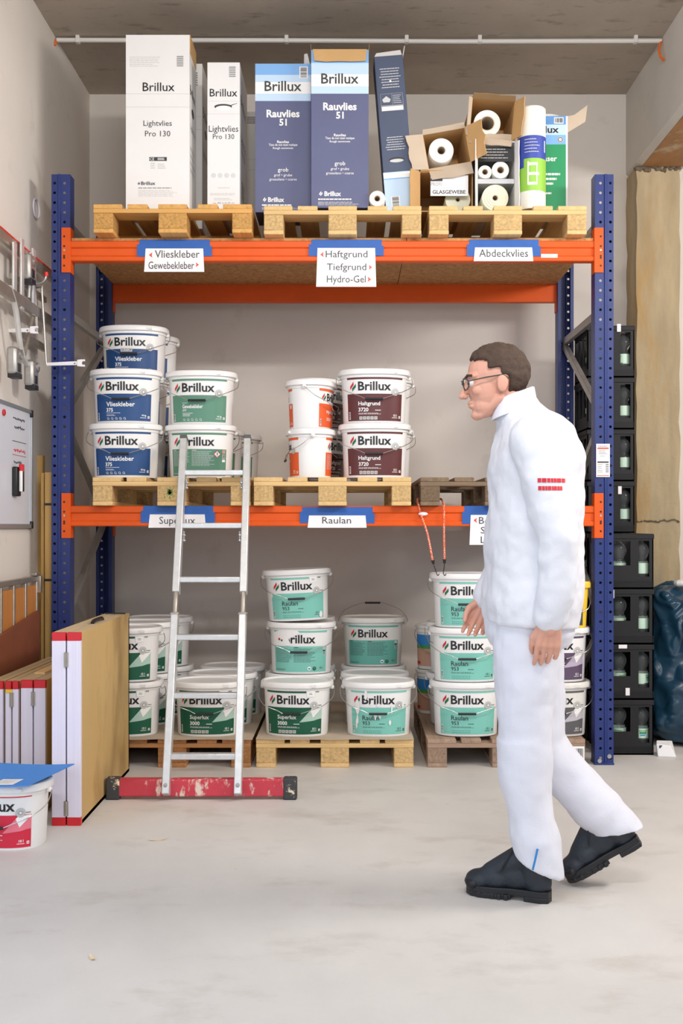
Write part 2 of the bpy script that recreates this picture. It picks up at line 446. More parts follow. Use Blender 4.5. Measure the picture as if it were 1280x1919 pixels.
def upright(x, y, outer_left, flip=1):
    """omega section: perforated front sheet with a raised rib, side flanges, return lips"""
    mb = MB(); H = 3.03; D = .085 * flip
    f = (lambda u: x + u) if outer_left else (lambda u: x + UW - u)
    a, b = sorted((f(0), f(.032))); plate(mb, a, b, .01, H, y, [f(.015)], .0075, .05, 'rack_blue')
    a, b = sorted((f(.048), f(UW))); plate(mb, a, b, .01, H, y, [f(.066)], .0075, .05, 'rack_blue')
    d = .006 * flip
    P = [(f(.032), y), (f(.036), y - d), (f(.044), y - d), (f(.048), y)]
    mb.add([(p[0], p[1], .01) for p in P] + [(p[0], p[1], H) for p in P], [(i, i + 1, 5 + i, 4 + i) for i in range(3)], 'rack_blue')
    for u in (0, UW):
        mb.add([(f(u), y, .01), (f(u), y + D, .01), (f(u), y + D, H), (f(u), y, H)], [(0, 1, 2, 3)], 'rack_blue')
        w = .018 if u == 0 else UW - .018
        mb.add([(f(u), y + D, .01), (f(w), y + D, .01), (f(w), y + D, H), (f(u), y + D, H)], [(0, 1, 2, 3)], 'rack_blue')
    o = mb.build('upright', rack, smooth=0)
    md = o.modifiers.new('sheet', 'SOLIDIFY'); md.thickness = .0022; md.offset = 0
    b = MB().box(x - .004, x + UW + .004, min(y, y + D) - .006, max(y, y + D) + .004, 0, .010, 'rack_blue')
    b.build('base_plate', o, bevel=.002)
    for u, z in ((.022, .045), (.072, .022)):
        MB().lathe([(.011, 0), (.013, -.004), (.011, -.009)], 'bolt_steel', (f(u), y - .001 * flip, z), 12, 'y').build('bolt', o)
    return o
for x, ol in ((XU[0], True), (XU[1], False)):
    up = upright(x, YF, ol)
    if x > 0:      # load plate stuck to the right front upright
        mb = MB().box(x + .004, x + .074, YF - .0096, YF - .0088, Z(894, YF), Z(832, YF), 'p_white')
        p = Print(); w, h = .07, .17
        p.text('TRAGKRAFT', .008, h - .016, w - .008, h - .008, 'p_royal', 1, .01).rect(.006, h - .027, w - .006, h - .019, 'p_signred')
        p.lines(.012, h - .055, w - .012, h - .03, 4, 'p_grey', 1).lines(.02, h - .066, w - .02, h - .06, 1, 'p_grey', 1)
        p.rect(.006, .072, w - .006, .08, 'p_ink'); p.lines(.006, .02, .036, .068, 5, 'p_grey', 1, .35)
        for k in range(5): p.rect(w - .022, .024 + k * .0095, w - .006, .028 + k * .0095, 'p_ink')
        p.rect(.004, .005, w - .004, .009, 'p_signred')
        p.apply(mb, flat((x + .004, YF - .0098, Z(894, YF)), (1, 0, 0), (0, 0, 1), (0, -1, 0), .0003))
        mb.build('load_plate', up)['label'] = 'white printed load plate'
for x, ol in ((XU[0], True), (XU[1], False)):
    upright(x, YF + 1.1, ol, -1)
BX0, BX1 = XU[0] + UW + .001, XU[1] - .001
def rack_beam(y, zt, back=False):
    h, d = .105, .05
    # stepped face with grooves
    P = [(0, 0), (-.004, .004), (-.004, .024), (.004, .030), (.004, .066), (-.004, .072), (-.004, .100), (0, h), (d, h), (d, 0)]
    s = -1 if back else 1
    o = MB().prism([(a * s, b) for a, b in P], (BX0, y, zt - h), (0, 1, 0), (0, 0, 1), (BX1 - BX0, 0, 0), 'rack_orange').build('beam', rack, bevel=.0015, smooth=20)
    for sx, xe, fx in ((1, BX0, XU[0] + UW), (-1, BX1, XU[1])):
        yf = YF + (1.1 if back else 0); yy = -.004 * s
        mb = MB()
        cz0, cz1 = zt - .165, zt + .065
        mb.box(min(xe, xe + sx * .004), max(xe, xe + sx * .004), min(yf + yy, yf + s * .06), max(yf + yy, yf + s * .06), cz0, cz1, 'rack_orange')
        a, b = sorted((fx + sx * .004, fx - sx * .042))
        mb.box(a, b, min(yf + yy * .6, yf + yy * 1.9), max(yf + yy * .6, yf + yy * 1.9), cz0, cz1, 'rack_orange')
        if not back:
            xc = fx - sx * .028
            for k, zz in enumerate((.035, .075, .085, .115, .135, .185)):
                mb.lathe([(.0055, 0), (.0055, -.0008)], 'p_black' if k != 3 else 'bolt_steel', (xc, yf + yy * 1.95, cz0 + zz), 10, 'y')
        mb.build('beam_connector', o, bevel=.0012)
    return o
ZLOW, ZUP = 1.329, 2.690
for zt in (ZLOW, ZUP):
    rack_beam(YF + .004, zt); rack_beam(YF + 1.096, zt, True)
for x in (XU[0] + UW / 2, XU[1] + UW / 2):
    y0, y1 = YF + .055, YF + 1.045
    N = [(y0, 2.81, y1, 2.81), (y0, 2.34, y1, 2.34), (y1, 2.32, y0, 1.80), (y0, 1.78, y1, 1.28), (y1, 1.26, y0, .72), (y0, .70, y1, .18)]
    for a, b, c, d in N:
        MB().bar((x, a, b), (x, c, d), .028, .042, 'galvanised').build('brace', rack, bevel=.003)
osb = box_obj('shelf_board', None, BX0 + .005, .30, YF + .008, YF + 1.09, ZUP, ZUP + .016, 'osb')
tag(osb, 'left half of the chipboard shelf lying on the upper orange beams', 'shelf board', 'chipboard shelf on the upper beams')
osb = box_obj('shelf_board', None, .303, BX1 - .005, YF + .008, YF + 1.09, ZUP, ZUP + .016, 'osb')
tag(osb, 'right half of the chipboard shelf lying on the upper orange beams', 'shelf board', 'chipboard shelf on the upper beams')

# ------------------------------------------------------------------ pallets
def make_pallet(w, label):
    t = thing('euro_pallet', (0, 0, 0), label, 'pallet', 'wooden pallets of the rack')
    bx = [(-.4, -.255), (-.2275, -.1275), (-.0725, .0725), (.1275, .2275), (.255, .4)]
    for a, b in bx: box_obj('deck_board', t, a, b, 0, 1.2, .122, .144, w + '_y', .003, True)
    for y in (0, .5275, 1.055): box_obj('stringer_board', t, -.4, .4, y + .001, y + .144, .100, .122, w + '_x', .002, True)
    for y in (0, .5275, 1.055):
        for a, b in ((-.4, -.3), (-.0725, .0725), (.3, .4)):
            box_obj('block', t, a + .001, b - .001, y + .002, y + .143, .022, .100, w + '_block', .003, True)
    for a, b in ((-.4, -.3), (-.0725, .0725), (.3, .4)): box_obj('bottom_board', t, a, b, .001, 1.199, 0, .022, w + '_y', .004, True)
    return t
YP = 5.685
PZ = {'floor': 0.0, 'mid': ZLOW, 'top': ZUP + .016}
def place_pallet(t, px, z, dy=0, rz=0):
    t.location = (X(px, YP), YP + dy, z); t.rotation_euler.z = rz
p1 = make_pallet('golden', 'golden brown pallet under the white cartons on the top shelf'); place_pallet(p1, 325, PZ['top'], -.03)
pine = make_pallet('pine', 'pale pallet under the blue and white cartons on the top shelf'); place_pallet(pine, 642, PZ['top'])
def again(src, lab, *a):
    c = copy_tree(src); c['label'] = lab; place_pallet(c, *a); return c
again(pine, 'pale pallet under the open boxes of rolls on the top shelf', 952, PZ['top'])
gm = again(pine, 'pale pallet with a green paint smudge under the blue-labelled buckets', 321, PZ['mid'])
again(pine, 'pale pallet under the orange and maroon buckets on the middle shelf', 623, PZ['mid'])
pf = again(pine, 'pale pallet standing on the floor in the middle of the three', 627.5, PZ['floor'])
dk = make_pallet('grey_wood', 'dark weathered empty pallet on the middle shelf behind the walking man'); place_pallet(dk, 936, PZ['mid'], .01)
br = make_pallet('brown', 'brown pallet on the floor behind the ladder foot'); place_pallet(br, 322, PZ['floor'])
tp = make_pallet('taupe', 'greyish pallet with a barcode tag on the floor behind the walking man'); place_pallet(tp, 949, PZ['floor'])
# green spray on one block, barcode label on another, chalk marks
mb = MB(); p = Print(); R = random.Random(9)
for k in range(150):
    r = abs(R.gauss(0, .012)); a = R.uniform(0, 2 * PI)
    p.disc(r * math.cos(a), .066 + 1.5 * r * math.sin(a), R.uniform(.0012, .0036), 'p_spray', 1, 7)
x0 = X(318, YP)
p.apply(mb, flat((x0, YP - .0004, ZLOW), (1, 0, 0), (0, 0, 1), (0, -1, 0), .0003)); mb.build('paint_smudge', gm)['label'] = 'green spray paint smudge'
mb = MB(); p = Print().barcode(0, 0, .092, .086, layer=2)
p.rect(.01, .004, .08, .008, 'p_ink', 3).apply(mb, flat((tp.location.x + .304, YP - .0006, .022), (1, 0, 0), (0, 0, 1), (0, -1, 0), .0003))
mb.build('barcode_tag', tp)['label'] = 'white barcode tag'
# cardboard sheets on the floor pallets
def sheet(px, dy, w, label, dip):
    mb = MB(); nx, ny = 12, 8; R = random.Random(int(px)); x0 = X(px, YP); y0 = YP - .012 + dy
    top = []
    for j in range(ny + 1):
        for i in range(nx + 1):
            e = 1.0 if j == 0 else 0.0
            top.append(Vector((x0 - w / 2 + w * i / nx, y0 + 1.21 * j / ny + (R.uniform(-.012, .006) if j == 0 else 0), .1442 + (.001 if e else 0))))
    n = nx + 1
    bot = [v + Vector((0, 0, .003)) for v in top]
    fs = []
    for j in range(ny):
        for i in range(nx):
            a = j * n + i; fs.append((a, a + n, a + n + 1, a + 1)); b = a + len(top); fs.append((b, b + 1, b + n + 1, b + n))
    L = len(top); E = [i for i in range(n)] + [j * n + nx for j in range(1, ny + 1)] + [ny * n + i for i in range(nx - 1, -1, -1)] + [j * n for j in range(ny - 1, 0, -1)]
    for k in range(len(E)): a, b = E[k], E[(k + 1) % len(E)]; fs.append((a, b, b + L, a + L))
    mb.add(top + bot, fs, 'cardboard_grey')
    return tag(mb.build('cardboard_sheet'), label, 'cardboard', 'cardboard sheets on the floor pallets')
sheet(322, 0, .82, 'flat cardboard sheet under the green-labelled buckets behind the ladder', 0)
sheet(627.5, 0, .80, 'flat cardboard sheet on the middle floor pallet', 0)

# ------------------------------------------------------------------ paint buckets
def spow(c, e): return math.copysign(abs(c) ** e, c)
EXP = 2 / 2.35
def oval(a, b, z, n=56):
    return [Vector((a * spow(math.cos(2 * PI * k / n), EXP), b * spow(math.sin(2 * PI * k / n), EXP), z)) for k in range(n)]
class Dim:
    def __init__(s, aT, aB, bT, bB, H, n=56): s.aT, s.aB, s.bT, s.bB, s.H, s.n = aT, aB, bT, bB, H, n
    def scaled(s, k, kz): return Dim(s.aT * k, s.aB * k, s.bT * k, s.bB * k, s.H * kz)
    def table(s):
        a, b = (s.aT + s.aB) / 2, (s.bT + s.bB) / 2; T = []; L = 0; prev = None
        for i in range(2401):
            t = -PI + 2 * PI * i / 2400
            p = (a * spow(math.sin(t), EXP), -b * spow(math.cos(t), EXP))
            if prev: L += math.hypot(p[0] - prev[0], p[1] - prev[1])
            T.append((L, t)); prev = p
        mid = T[1200][0]
        s.T = [(l - mid, t) for l, t in T]
    def fn(s, sc=1.0, step=.0006):
        s.table()
        def f(u, v, ly):
            u, v = u * sc, v * sc
            lo, hi = 0, 2400
            while hi - lo > 1:
                md = (lo + hi) // 2
                if s.T[md][0] <= u: lo = md
                else: hi = md
            k = 0 if s.T[hi][0] == s.T[lo][0] else (u - s.T[lo][0]) / (s.T[hi][0] - s.T[lo][0])
            t = s.T[lo][1] + k * (s.T[hi][1] - s.T[lo][1]); w = v / (s.H - .025)
            a = s.aB + (s.aT - s.aB) * w + step * ly + .0004; b = s.bB + (s.bT - s.bB) * w + step * ly + .0004
            return Vector((a * spow(math.sin(t), EXP), -b * spow(math.cos(t), EXP), v))
        return f
D15 = Dim(.171, .160, .131, .121, .278)
D10 = D15.scaled(.865, .9); DR = D15.scaled(.9, .9)

def body_mb(D, m):
    mb = MB(); zb = D.H - .025
    r = lambda z, o=0: oval(D.aB + (D.aT - D.aB) * z / zb + o, D.bB + (D.bT - D.bB) * z / zb + o, z)
    mb.loft([oval(D.aB - .012, D.bB - .012, .002), oval(D.aB - .010, D.bB - .010, 0), oval(D.aB - .002, D.bB - .002, 0.0005), r(.006), r(zb * .5), r(zb - .02), r(zb - .018, .004), r(zb - .006, .005), r(zb - .002, .003)], m)
    for s in (-1, 1):
        mb.ball((s * (D.aT + .012), 0, zb - .012), (.012, .014, .012), m, nu=10, nv=6)
    return mb
def lid_mb(D, m):
    mb = MB(); zb = D.H - .025; A, B = D.aT + .019, D.bT + .017
    mb.loft([oval(A - .006, B - .006, zb - .004), oval(A - .001, B - .001, zb - .003), oval(A, B, zb + .004), oval(A - .001, B - .001, zb + .018), oval(A - .005, B - .005, zb + .0235),
             oval(A - .010, B - .010, zb + .025), oval(A - .017, B - .017, zb + .0245), oval(A - .022, B - .022, zb + .017), oval(A * .4, B * .4, zb + .0165), oval(.01, .01, zb + .0165)], m)
    mb.box(-.002 + A * .45, A * .45 + .03, -B * .93, -B * .93 + .012, zb + .002, zb + .014, m)   # tear tab
    return mb
def spline(P, n=6):
    P = [Vector(p) for p in P]; Q = [P[0]] + P + [P[-1]]; out = []
    for i in range(1, len(Q) - 2):
        for k in range(n):
            t = k / n; a, b, c, d = Q[i - 1], Q[i], Q[i + 1], Q[i + 2]
            out.append(.5 * ((2 * b) + (c - a) * t + (2 * a - 5 * b + 4 * c - d) * t * t + (3 * b - a - 3 * c + d) * t ** 3))
    return out + [P[-1]]
def handle_path(D, mode):
    zb = D.H - .025; A = D.aT + .019; B = D.bT
    if mode == 'down':
        h = [(-A, 0, zb - .012), (-A - .007, -.012, zb - .02), (-A - .002, -.06, zb - .06), (-A * .78, -B - .004, zb - .092), (-A * .45, -B - .014, zb - .115), (-.062, -B - .018, zb - .126), (-.05, -B - .018, zb - .131)]
        g = ((-.052, -B - .018, zb - .132), (.040, -B - .018, zb - .132))
        e = [(.038, -B - .018, zb - .131), (.052, -B - .018, zb - .126)] + [(-x, y, z) for x, y, z in h[-3::-1]]
    elif mode == 'up':
        h = [(-A, 0, zb - .012), (-A - .01, .01, zb + .004), (-A * .86, .05, zb + .055), (-A * .5, .08, zb + .085), (-.058, .09, zb + .096), (-.05, .09, zb + .096)]
        g = ((-.045, .09, zb + .096), (.045, .09, zb + .096)); e = [(-x, y, z) for x, y, z in h[::-1]]
    else:   # hanging down at the back
        h = [(-A, 0, zb - .012), (-A - .007, .012, zb - .02), (-A - .002, .06, zb - .06), (-A * .78, B - .002, zb - .098), (-.055, B + .007, zb - .138), (-.05, B + .007, zb - .14)]
        g = ((-.045, B + .007, zb - .141), (.045, B + .007, zb - .141)); e = [(-x, y, z) for x, y, z in h[::-1]]
    return h, g, e

# the printed labels ----------------------------------------------------------
U = .150
def head(p, col, u0=-U, u1=U, gap=False):
    if gap: p.rect(u0, .224, .064, .238, col)
    else: p.rect(u0, .224, u1, .238, col)
    p.logo(-.130, .162, .051)
    p.text('Brillux', -.086, .166, .082, .2125, 'p_black', 2, .022)
def roundel(p, u=.104, v=.160):
    p.disc(u, v, .0195, 'p_lightgrey', 3).ring(u, v, .0195, .0012, 'p_grey', 4).ring(u, v, .013, .0012, 'p_grey', 4).disc(u, v, .0085, 'p_grey', 4).disc(u, v, .005, 'p_white', 5)
def icons(p, m, n=5, u=-.082, v=.018, s=.016, hole=None):
    for k in range(n):
        a = u + k * (s + .0035); p.rect(a, v, a + s, v + s, m, 2)
        if hole: p.disc(a + s / 2, v + s / 2, s * .33, hole, 3, 10).rect(a + s * .2, v + s * .2, a + s * .5, v + s * .34, m, 4)
def side_barcode(p, u=-.142, v=.02): p.barcode(u, v, u + .009, v + .038, layer=3, vertical=True)
def litres(p, t, m):
    p.text(t, .098, .034, None, .0455, m, 2, .02); p.lines(.09, .026, .125, .031, 1, m, 2); p.rect(.131, .026, .142, .038, m, 2).rect(.1335, .029, .1395, .035, 'p_grey', 3)
def name_block(p, a, b, m, bold=.02, va=(.093, .1165), vb=(.066, .087), k=1.0):
    p.text(a, -.086, va[0], None, va[1], m, 2, bold); p.text(b, -.086, vb[0], None, vb[1], m, 2, bold)
def label_adhesive(col, a, b, weight, small=False):
    p = Print(); head(p, col); p.rect(-U, .012, U, .150, col); roundel(p)
    if small:
        p.lines(-.086, .108, -.054, .112, 1, 'p_white', 2)
        p.text(a, -.086, .082, .022, .102, 'p_white', 2, .015); p.text(b, -.086, .066, None, .077, 'p_white', 2, .015); p.lines(-.086, .04, -.03, .06, 3, 'p_white', 2, .35)
    else:
        p.text(a, -.086, .085, .062, .109, 'p_white', 2, .016); p.text(b, -.086, .058, None, .077, 'p_white', 2, .02)
        p.lines(-.086, .050, -.01, .054, 1, 'p_white', 2); p.lines(-.086, .036, -.03, .045, 2, 'p_white', 2, .35)
    for k in range(5): p.ring(-.078 + k * .022, .024, .006, .002, 'p_lightgrey', 2, 10).rect(-.075 + k * .022, .018, -.071 + k * .022, .022, 'p_lightgrey', 2)
    litres(p, weight, 'p_white'); side_barcode(p, v=.016); return p
def label_back(col, hazard):
    p = Print(); head(p, col); p.rect(-U, .012, U, .150, col)
    m = 'p_lightgrey' if hazard else 'p_ink'
    p.lines(-.14, .062, -.045, .14, 12, m, 2, .3); p.lines(-.035, .062, .09, .14, 12, m, 2, .3); p.lines(-.14, .020, -.08, .028, 2, m, 2, .4)
    p.rect(-.138, .142, -.12, .1455, m, 2).rect(-.033, .142, -.01, .1455, m, 2)
    if hazard:
        p.poly([(.096, .104), (.116, .124), (.096, .144), (.076, .124)], 'p_red', 3).poly([(.096, .108), (.112, .124), (.096, .140), (.080, .124)], 'p_white', 4).rect(.094, .120, .098, .133, 'p_black', 5).disc(.096, .115, .002, 'p_black', 5, 8)
        p.rect(.124, .128, .142, .146, 'p_salmon', 3).barcode(.126, .100, .140, .122, layer=4, vertical=True).rect(.124, .084, .142, .096, 'p_white', 3)
        p.disc(.044, .026, .008, 'p_black', 3).disc(.044, .026, .005, 'p_lime', 4); p.text('16 kg', .062, .02, None, .03, 'p_white', 2, .02)
    else:
        p.rect(.124, .132, .142, .146, 'p_lightgrey', 3).rect(.126, .122, .140, .128, 'p_black', 3).barcode(.126, .102, .140, .120, layer=4, vertical=True)
        p.disc(.05, .030, .0105, 'p_white', 3).disc(.05, .029, .007, 'p_sky', 4, 12, .004).disc(.078, .030, .0105, 'p_charcoal', 3).disc(.078, .031, .006, 'p_leafgreen', 4)
        p.text('15 l', .108, .028, None, .0385, 'p_ink', 2, .02); p.logo(-.14, .024, .006)
    return p
def swoosh(p, pale, whitest='p_white'):
    p.poly([(.03, .074), (.085, .135), (.150, .150), (.150, .118), (.104, .082)], pale, 2)
    p.poly([(.104, .082), (.150, .118), (.150, .090), (.128, .088)], pale, 2)
    p.poly([(.085, .135), (.094, .145), (.146, .149), (.149, .147), (.10, .098)], whitest, 3)
def label_paint(col, a, b, pale=None, text='p_white', damaged=0, sticker=True, size='15 l'):
    p = Print(); head(p, col, gap=sticker); p.rect(-U, .012, U, .150, col)
    if pale: swoosh(p, pale)
    roundel(p); p.rect(.126, .158, .146, .1605, 'p_black', 3)
    if sticker:
        p.rect(.066, .204, .108, .236, 'p_lightgrey', 2).rect(.067, .205, .107, .236, 'p_white', 3).lines(.078, .214, .096, .226, 2, 'p_ink', 4, .35).rect(.112, .226, .130, .238, 'p_grey', 2)
    p.text(a, -.086, .084, None, .1110 if any(c in a for c in 'gpyj') else .1080, text, 2, .02 if text == 'p_white' else .008)
    p.text(b, -.086, .059, None, .079, text, 2, .02 if text == 'p_white' else .008)
    p.rect(.0, .064, .030, .067, text if text == 'p_white' else 'p_ink', 2)
    p.lines(-.086, .044, .05, .053, 2, text if text == 'p_white' else 'p_ink', 2, .35)
    icons(p, 'p_lightgrey' if text == 'p_white' else 'p_mintdark', hole='p_grey' if text == 'p_white' else 'p_mint')
    litres(p, size, text); side_barcode(p)
    R = random.Random(damaged)
    for k in range(damaged):                         # torn and scratched print
        u, v = R.uniform(-.12, .13), R.uniform(.03, .23); w, h = R.uniform(.004, .016), R.uniform(.008, .045)
        p.poly([(u + w * R.uniform(.6, 1) * math.cos(q * PI / 5), v + h * R.uniform(.5, 1) * math.sin(q * PI / 5)) for q in range(10)], 'bucket_white', 7)
    return p
def label_side():
    """print of the rust buckets, seen from the narrow side: it ends left and right of the ear"""
    p = Print()
    head(p, 'p_rust'); p.rect(-U, .012, U, .150, 'p_rust'); roundel(p)
    p.text('Hydro-Gel', -.086, .088, .05, .114, 'p_white', 2, .02); p.lines(-.086, .05, 0, .07, 3, 'p_white', 2, .35); litres(p, '10 l', 'p_white'); side_barcode(p)
    return p
def label_side_back():
    p = Print(); head(p, 'p_rust'); p.rect(-U, .012, U, .150, 'p_rust')
    p.lines(-.14, .05, -.02, .14, 12, 'p_lightgrey', 2, .3); p.lines(-.01, .05, .10, .14, 12, 'p_lightgrey', 2, .3); p.rect(.12, .12, .142, .142, 'p_lightgrey', 3); litres(p, '10 l', 'p_white'); return p

KINDS = {}
def bucket_proto(kind, D, printing, bodym='bucket_white', lidm='lid_white', lsc=1.0, back=None):
    KINDS[kind] = dict(D=D, p=printing, bm=bodym, lm=lidm, sc=lsc, back=back, obj={})
bucket_proto('blue', D15, label_adhesive('p_blue', 'Vlieskleber', '375', '18 kg'))
bucket_proto('sage', D15, label_adhesive('p_sage', 'Gewebekleber', '377', '16 kg', True))
bucket_proto('sage_back', D15, label_back('p_sage', True))
bucket_proto('maroon', D15, label_paint('p_maroon', 'Haftgrund', '3720', sticker=False))
bucket_proto('forest', D15, label_paint('p_forest', 'Superlux', '3000', 'p_forest_pale'))
bucket_proto('mint', D15, label_paint('p_mint', 'Raulan', '953', None, 'p_black', 0))
bucket_proto('mint_plain', D15, label_paint('p_mint', 'Raulan', '953', None, 'p_black', 0, False))
bucket_proto('mint_torn', D15, label_paint('p_mint', 'Raulan', '953', None, 'p_black', 12, False))
bucket_proto('mint_nick', D15, label_paint('p_mint', 'Raulan', '953', None, 'p_black', 0))
KINDS['mint_nick']['p'].disc(.128, .03, .011, 'bucket_white', 7, 9, .018).disc(-.146, .14, .008, 'bucket_white', 7, 8, .012)
bucket_proto('mint_back', D15, label_back('p_mint', False))
q = label_back('p_mint', False)
q.poly([(-.152, .222), (-.1, .24), (-.02, .242), (.0, .222), (-.06, .19), (-.05, .155), (-.1, .150), (-.152, .156)], 'bucket_white', 7).disc(-.112, .188, .007, 'p_red', 8, 7).disc(-.098, .182, .006, 'p_green', 8, 7)
bucket_proto('mint_back_torn', D15, q)
bucket_proto('mintdark_back', D15, label_back('p_mintdark', False), 'bucket_dusty', 'bucket_dusty')
bucket_proto('rust', D10, label_side(), lsc=.865, back=label_side_back())
bucket_proto('plum', D15, label_paint('p_plum', 'Glemalux', '1000', 'p_plumpale', sticker=False))
bucket_proto('ash', D15, label_paint('p_ash', 'Sedagloss', '993', 'p_paleash', sticker=False), 'bucket_dusty', 'bucket_dusty')
bucket_proto('crimson', DR, label_paint('p_crimson', 'Acryl', '100', 'p_crimson_light', sticker=False, size='10 l'), lsc=.9)

def make_bucket(kind, mode):
    K = KINDS[kind]; D = K['D']
    t = thing('paint_bucket', (0, 0, 0), '', 'bucket')
    for o in list(KINDS.values()):
        if 'body' in o and o['D'] is D and o['bm'] == K['bm']:
            K['body'], K['lid'] = o['body'], o['lid']; break
    if 'body' not in K:
        b = body_mb(D, K['bm']).build('body', t, local=True, smooth=35); l = lid_mb(D, K['lm']).build('lid', t, local=True, smooth=35)
        K['body'], K['lid'] = b.data, l.data
    else:
        for n in ('body', 'lid'):
            o = bpy.data.objects.new(n, K[n]); COL.objects.link(o); o.parent = t
    if 'label' not in K:
        mb = MB(); K['p'].apply(mb, D.fn(K['sc']), .012)
        l = mb.build('label', t, local=True, smooth=0); K['label'] = l.data
        if K['back']:
            mb = MB(); K['back'].apply(mb, D.fn(K['sc']), .012); mb.xform(Matrix.Rotation(PI, 4, 'Z')); K['label2'] = mb.build('label', t, local=True, smooth=0).data
    else:
        for n in ('label', 'label2'):
            if n in K:
                o = bpy.data.objects.new('label', K[n]); COL.objects.link(o); o.parent = t
    h, g, e = handle_path(D, mode)
    hd = MB().tube(spline(h) + spline(e), .0019, 'wire', 6).build('handle', t, local=True)
    MB().tube([g[0], g[1]], .0062, 'black_plastic', 10).build('grip', hd, local=True, bevel=.001)['label'] = 'black grip'
    return t
def bucket(kind, px, Y, z, lab, group, mode='down', rz=0, tilt=0, x=None):
    key = KINDS[kind]['obj']
    if mode in key: t = copy_tree(key[mode])
    else: t = key[mode] = make_bucket(kind, mode)
    t.location = (X(px, Y) if x is None else x, Y, z); t.rotation_euler = (0, math.radians(tilt), math.radians(rz))
    t['label'] = lab; t['group'] = group
    return t
R1, R2, R3 = 5.85, 6.165, 6.485
H = .2785
zm = ZLOW + .1445; zf = .148
G = 'paint buckets on the middle shelf'
bucket('blue', 236, R1, zm, 'blue-labelled white bucket at the bottom left of the middle shelf, in front', G, rz=1.5)
bucket('blue', 238, R1, zm + H, 'blue-labelled white bucket in the middle of the three blue levels, in front', G, rz=1)
bucket('blue', 252, R2, zm, 'second-row blue-labelled bucket on the pallet, mostly behind the front stack', G, 'back')
bucket('blue', 254, R2, zm + H, 'second-row blue-labelled bucket directly under the topmost blue bucket', G, 'down', rz=4)
bucket('blue', 252, R2, zm + 2 * H, 'topmost blue-labelled bucket of the whole rack, with a date sticker', G, 'down', rz=1)
bucket('blue', 277, R3, zm, 'third-row blue-labelled bucket standing on the pallet near the back', G, 'down', rz=-6)
bucket('blue', 277, R3, zm + H, 'third-row blue-labelled bucket at the second level near the back', G, 'down', rz=-3)
bucket('blue', 275, R3, zm + 2 * H, 'top blue-labelled bucket at the back, peeking out right of the topmost one', G, 'down', rz=-4)
bucket('sage_back', 377, R1 + .065, zm, 'sage green bucket with small print and a hazard diamond behind the ladder top', G, 'back', rz=1)
bucket('sage', 378, R1 + .065, zm + H, 'sage-labelled bucket with its handle hanging in front, stacked upper on another', G, rz=0)
bucket('sage', 396, R2 + .06, zm, 'sage-labelled bucket in the second row just right of the ladder stile', G, rz=0)
bucket('sage', 430, R3 + .055, zm, 'sage-labelled bucket farthest back, right edge seen past the ladder', G, rz=0)
bucket('rust', 582, 5.86, zm, 'lower orange-labelled narrow-side bucket beside the maroon ones', G, 'down', rz=-84)
bucket('rust', 583, 5.86, zm + .2505, 'upper orange-labelled narrow-side bucket beside the maroon ones', G, 'down', rz=79)
bucket('maroon', 702, R1, zm, 'maroon-labelled bucket standing on the pallet, lower of the front pair', G, rz=0)
bucket('maroon', 701, R1, zm + H, 'maroon-labelled bucket on top of the front maroon one', G, rz=1)
bucket('maroon', 711, R2, zm, 'maroon-labelled bucket in the second row, lower one', G, 'down', rz=-3)
bucket('maroon', 711, R2, zm + H, 'maroon-labelled bucket in the second row, upper one', G, 'down', rz=-2)
bucket('maroon', 597, 6.255, zm, 'maroon-labelled bucket turned sideways behind the lower orange one', G, 'down', rz=62)
bucket('maroon', 597, 6.255, zm + H, 'maroon-labelled bucket turned sideways behind the upper orange one', G, 'down', rz=60)
G = 'paint buckets on the floor pallets'
bucket('forest', 238, R1, zf, 'green-labelled bucket right beside the plywood table, lower of the front two', G, 'back', rz=2)
bucket('forest', 236, R1, zf + H, 'green-labelled bucket right beside the plywood table, upper of the front two', G, 'back', rz=2)
bucket('forest', 267, R2, zf, 'green-labelled bucket in the second row left of the ladder, lower one', G, rz=2)
bucket('forest', 266, R2, zf + H, 'green-labelled bucket in the second row left of the ladder, upper one', G, 'down', rz=2)
bucket('forest', 302, R3, zf, 'green-labelled bucket in the back row behind the ladder, lower one', G, rz=0)
bucket('forest', 300, R3, zf + H, 'green-labelled bucket in the back row behind the ladder, upper one', G, rz=0)
bucket('forest', 392, R1, zf, 'green-labelled bucket standing alone behind the ladder rungs, front row', G, rz=0)
bucket('forest', 418, R2, zf, 'green-labelled low bucket just behind the one at the ladder rungs', G, rz=0)
bucket('forest', 437, R3, zf, 'green-labelled low bucket third behind the ladder rungs', G, rz=0)
bucket('forest', 557, R1, zf, 'dark green-labelled bucket at the front left of the middle floor pallet', G, rz=-6)
bucket('mint_plain', 562, R2, zf, 'mint-labelled bucket at the bottom of the tall leaning stack of three', G, rz=0)
bucket('mint_back_torn', 565, R2, zf + H, 'bucket with a torn mint label in the middle of the leaning stack', G, rz=-1)
bucket('mint_nick', 560, R2, zf + 2 * H + .009, 'tilted mint-labelled bucket on top of the leaning stack', G, rz=2, tilt=-2.6)
bucket('mint', 567, R3, zf, 'mint-labelled bucket behind the leaning stack, lower one', G, rz=0)
bucket('mint', 567, R3, zf + H, 'mint-labelled bucket behind the leaning stack, upper one', G, rz=0)
bucket('mint_torn', 709, R1, zf, 'bucket with a scratched mint label at the front right of the middle pallet', G, rz=0)
bucket('mint_plain', 703, R2, zf, 'mint-labelled bucket whose lid shows just behind the scratched one', G, 'down', rz=0)
bucket('mint', 700, R3, zf, 'mint-labelled bucket under the one with the raised handle', G, rz=0)
bucket('mintdark_back', 699, R3, zf + H, 'dusty mint bucket at the back with its wire handle standing up', G, 'up', rz=0)
bucket('mint_plain', 873, R1, zf, 'mint-labelled bucket at the bottom of the right-hand stack of three', G, rz=-1)
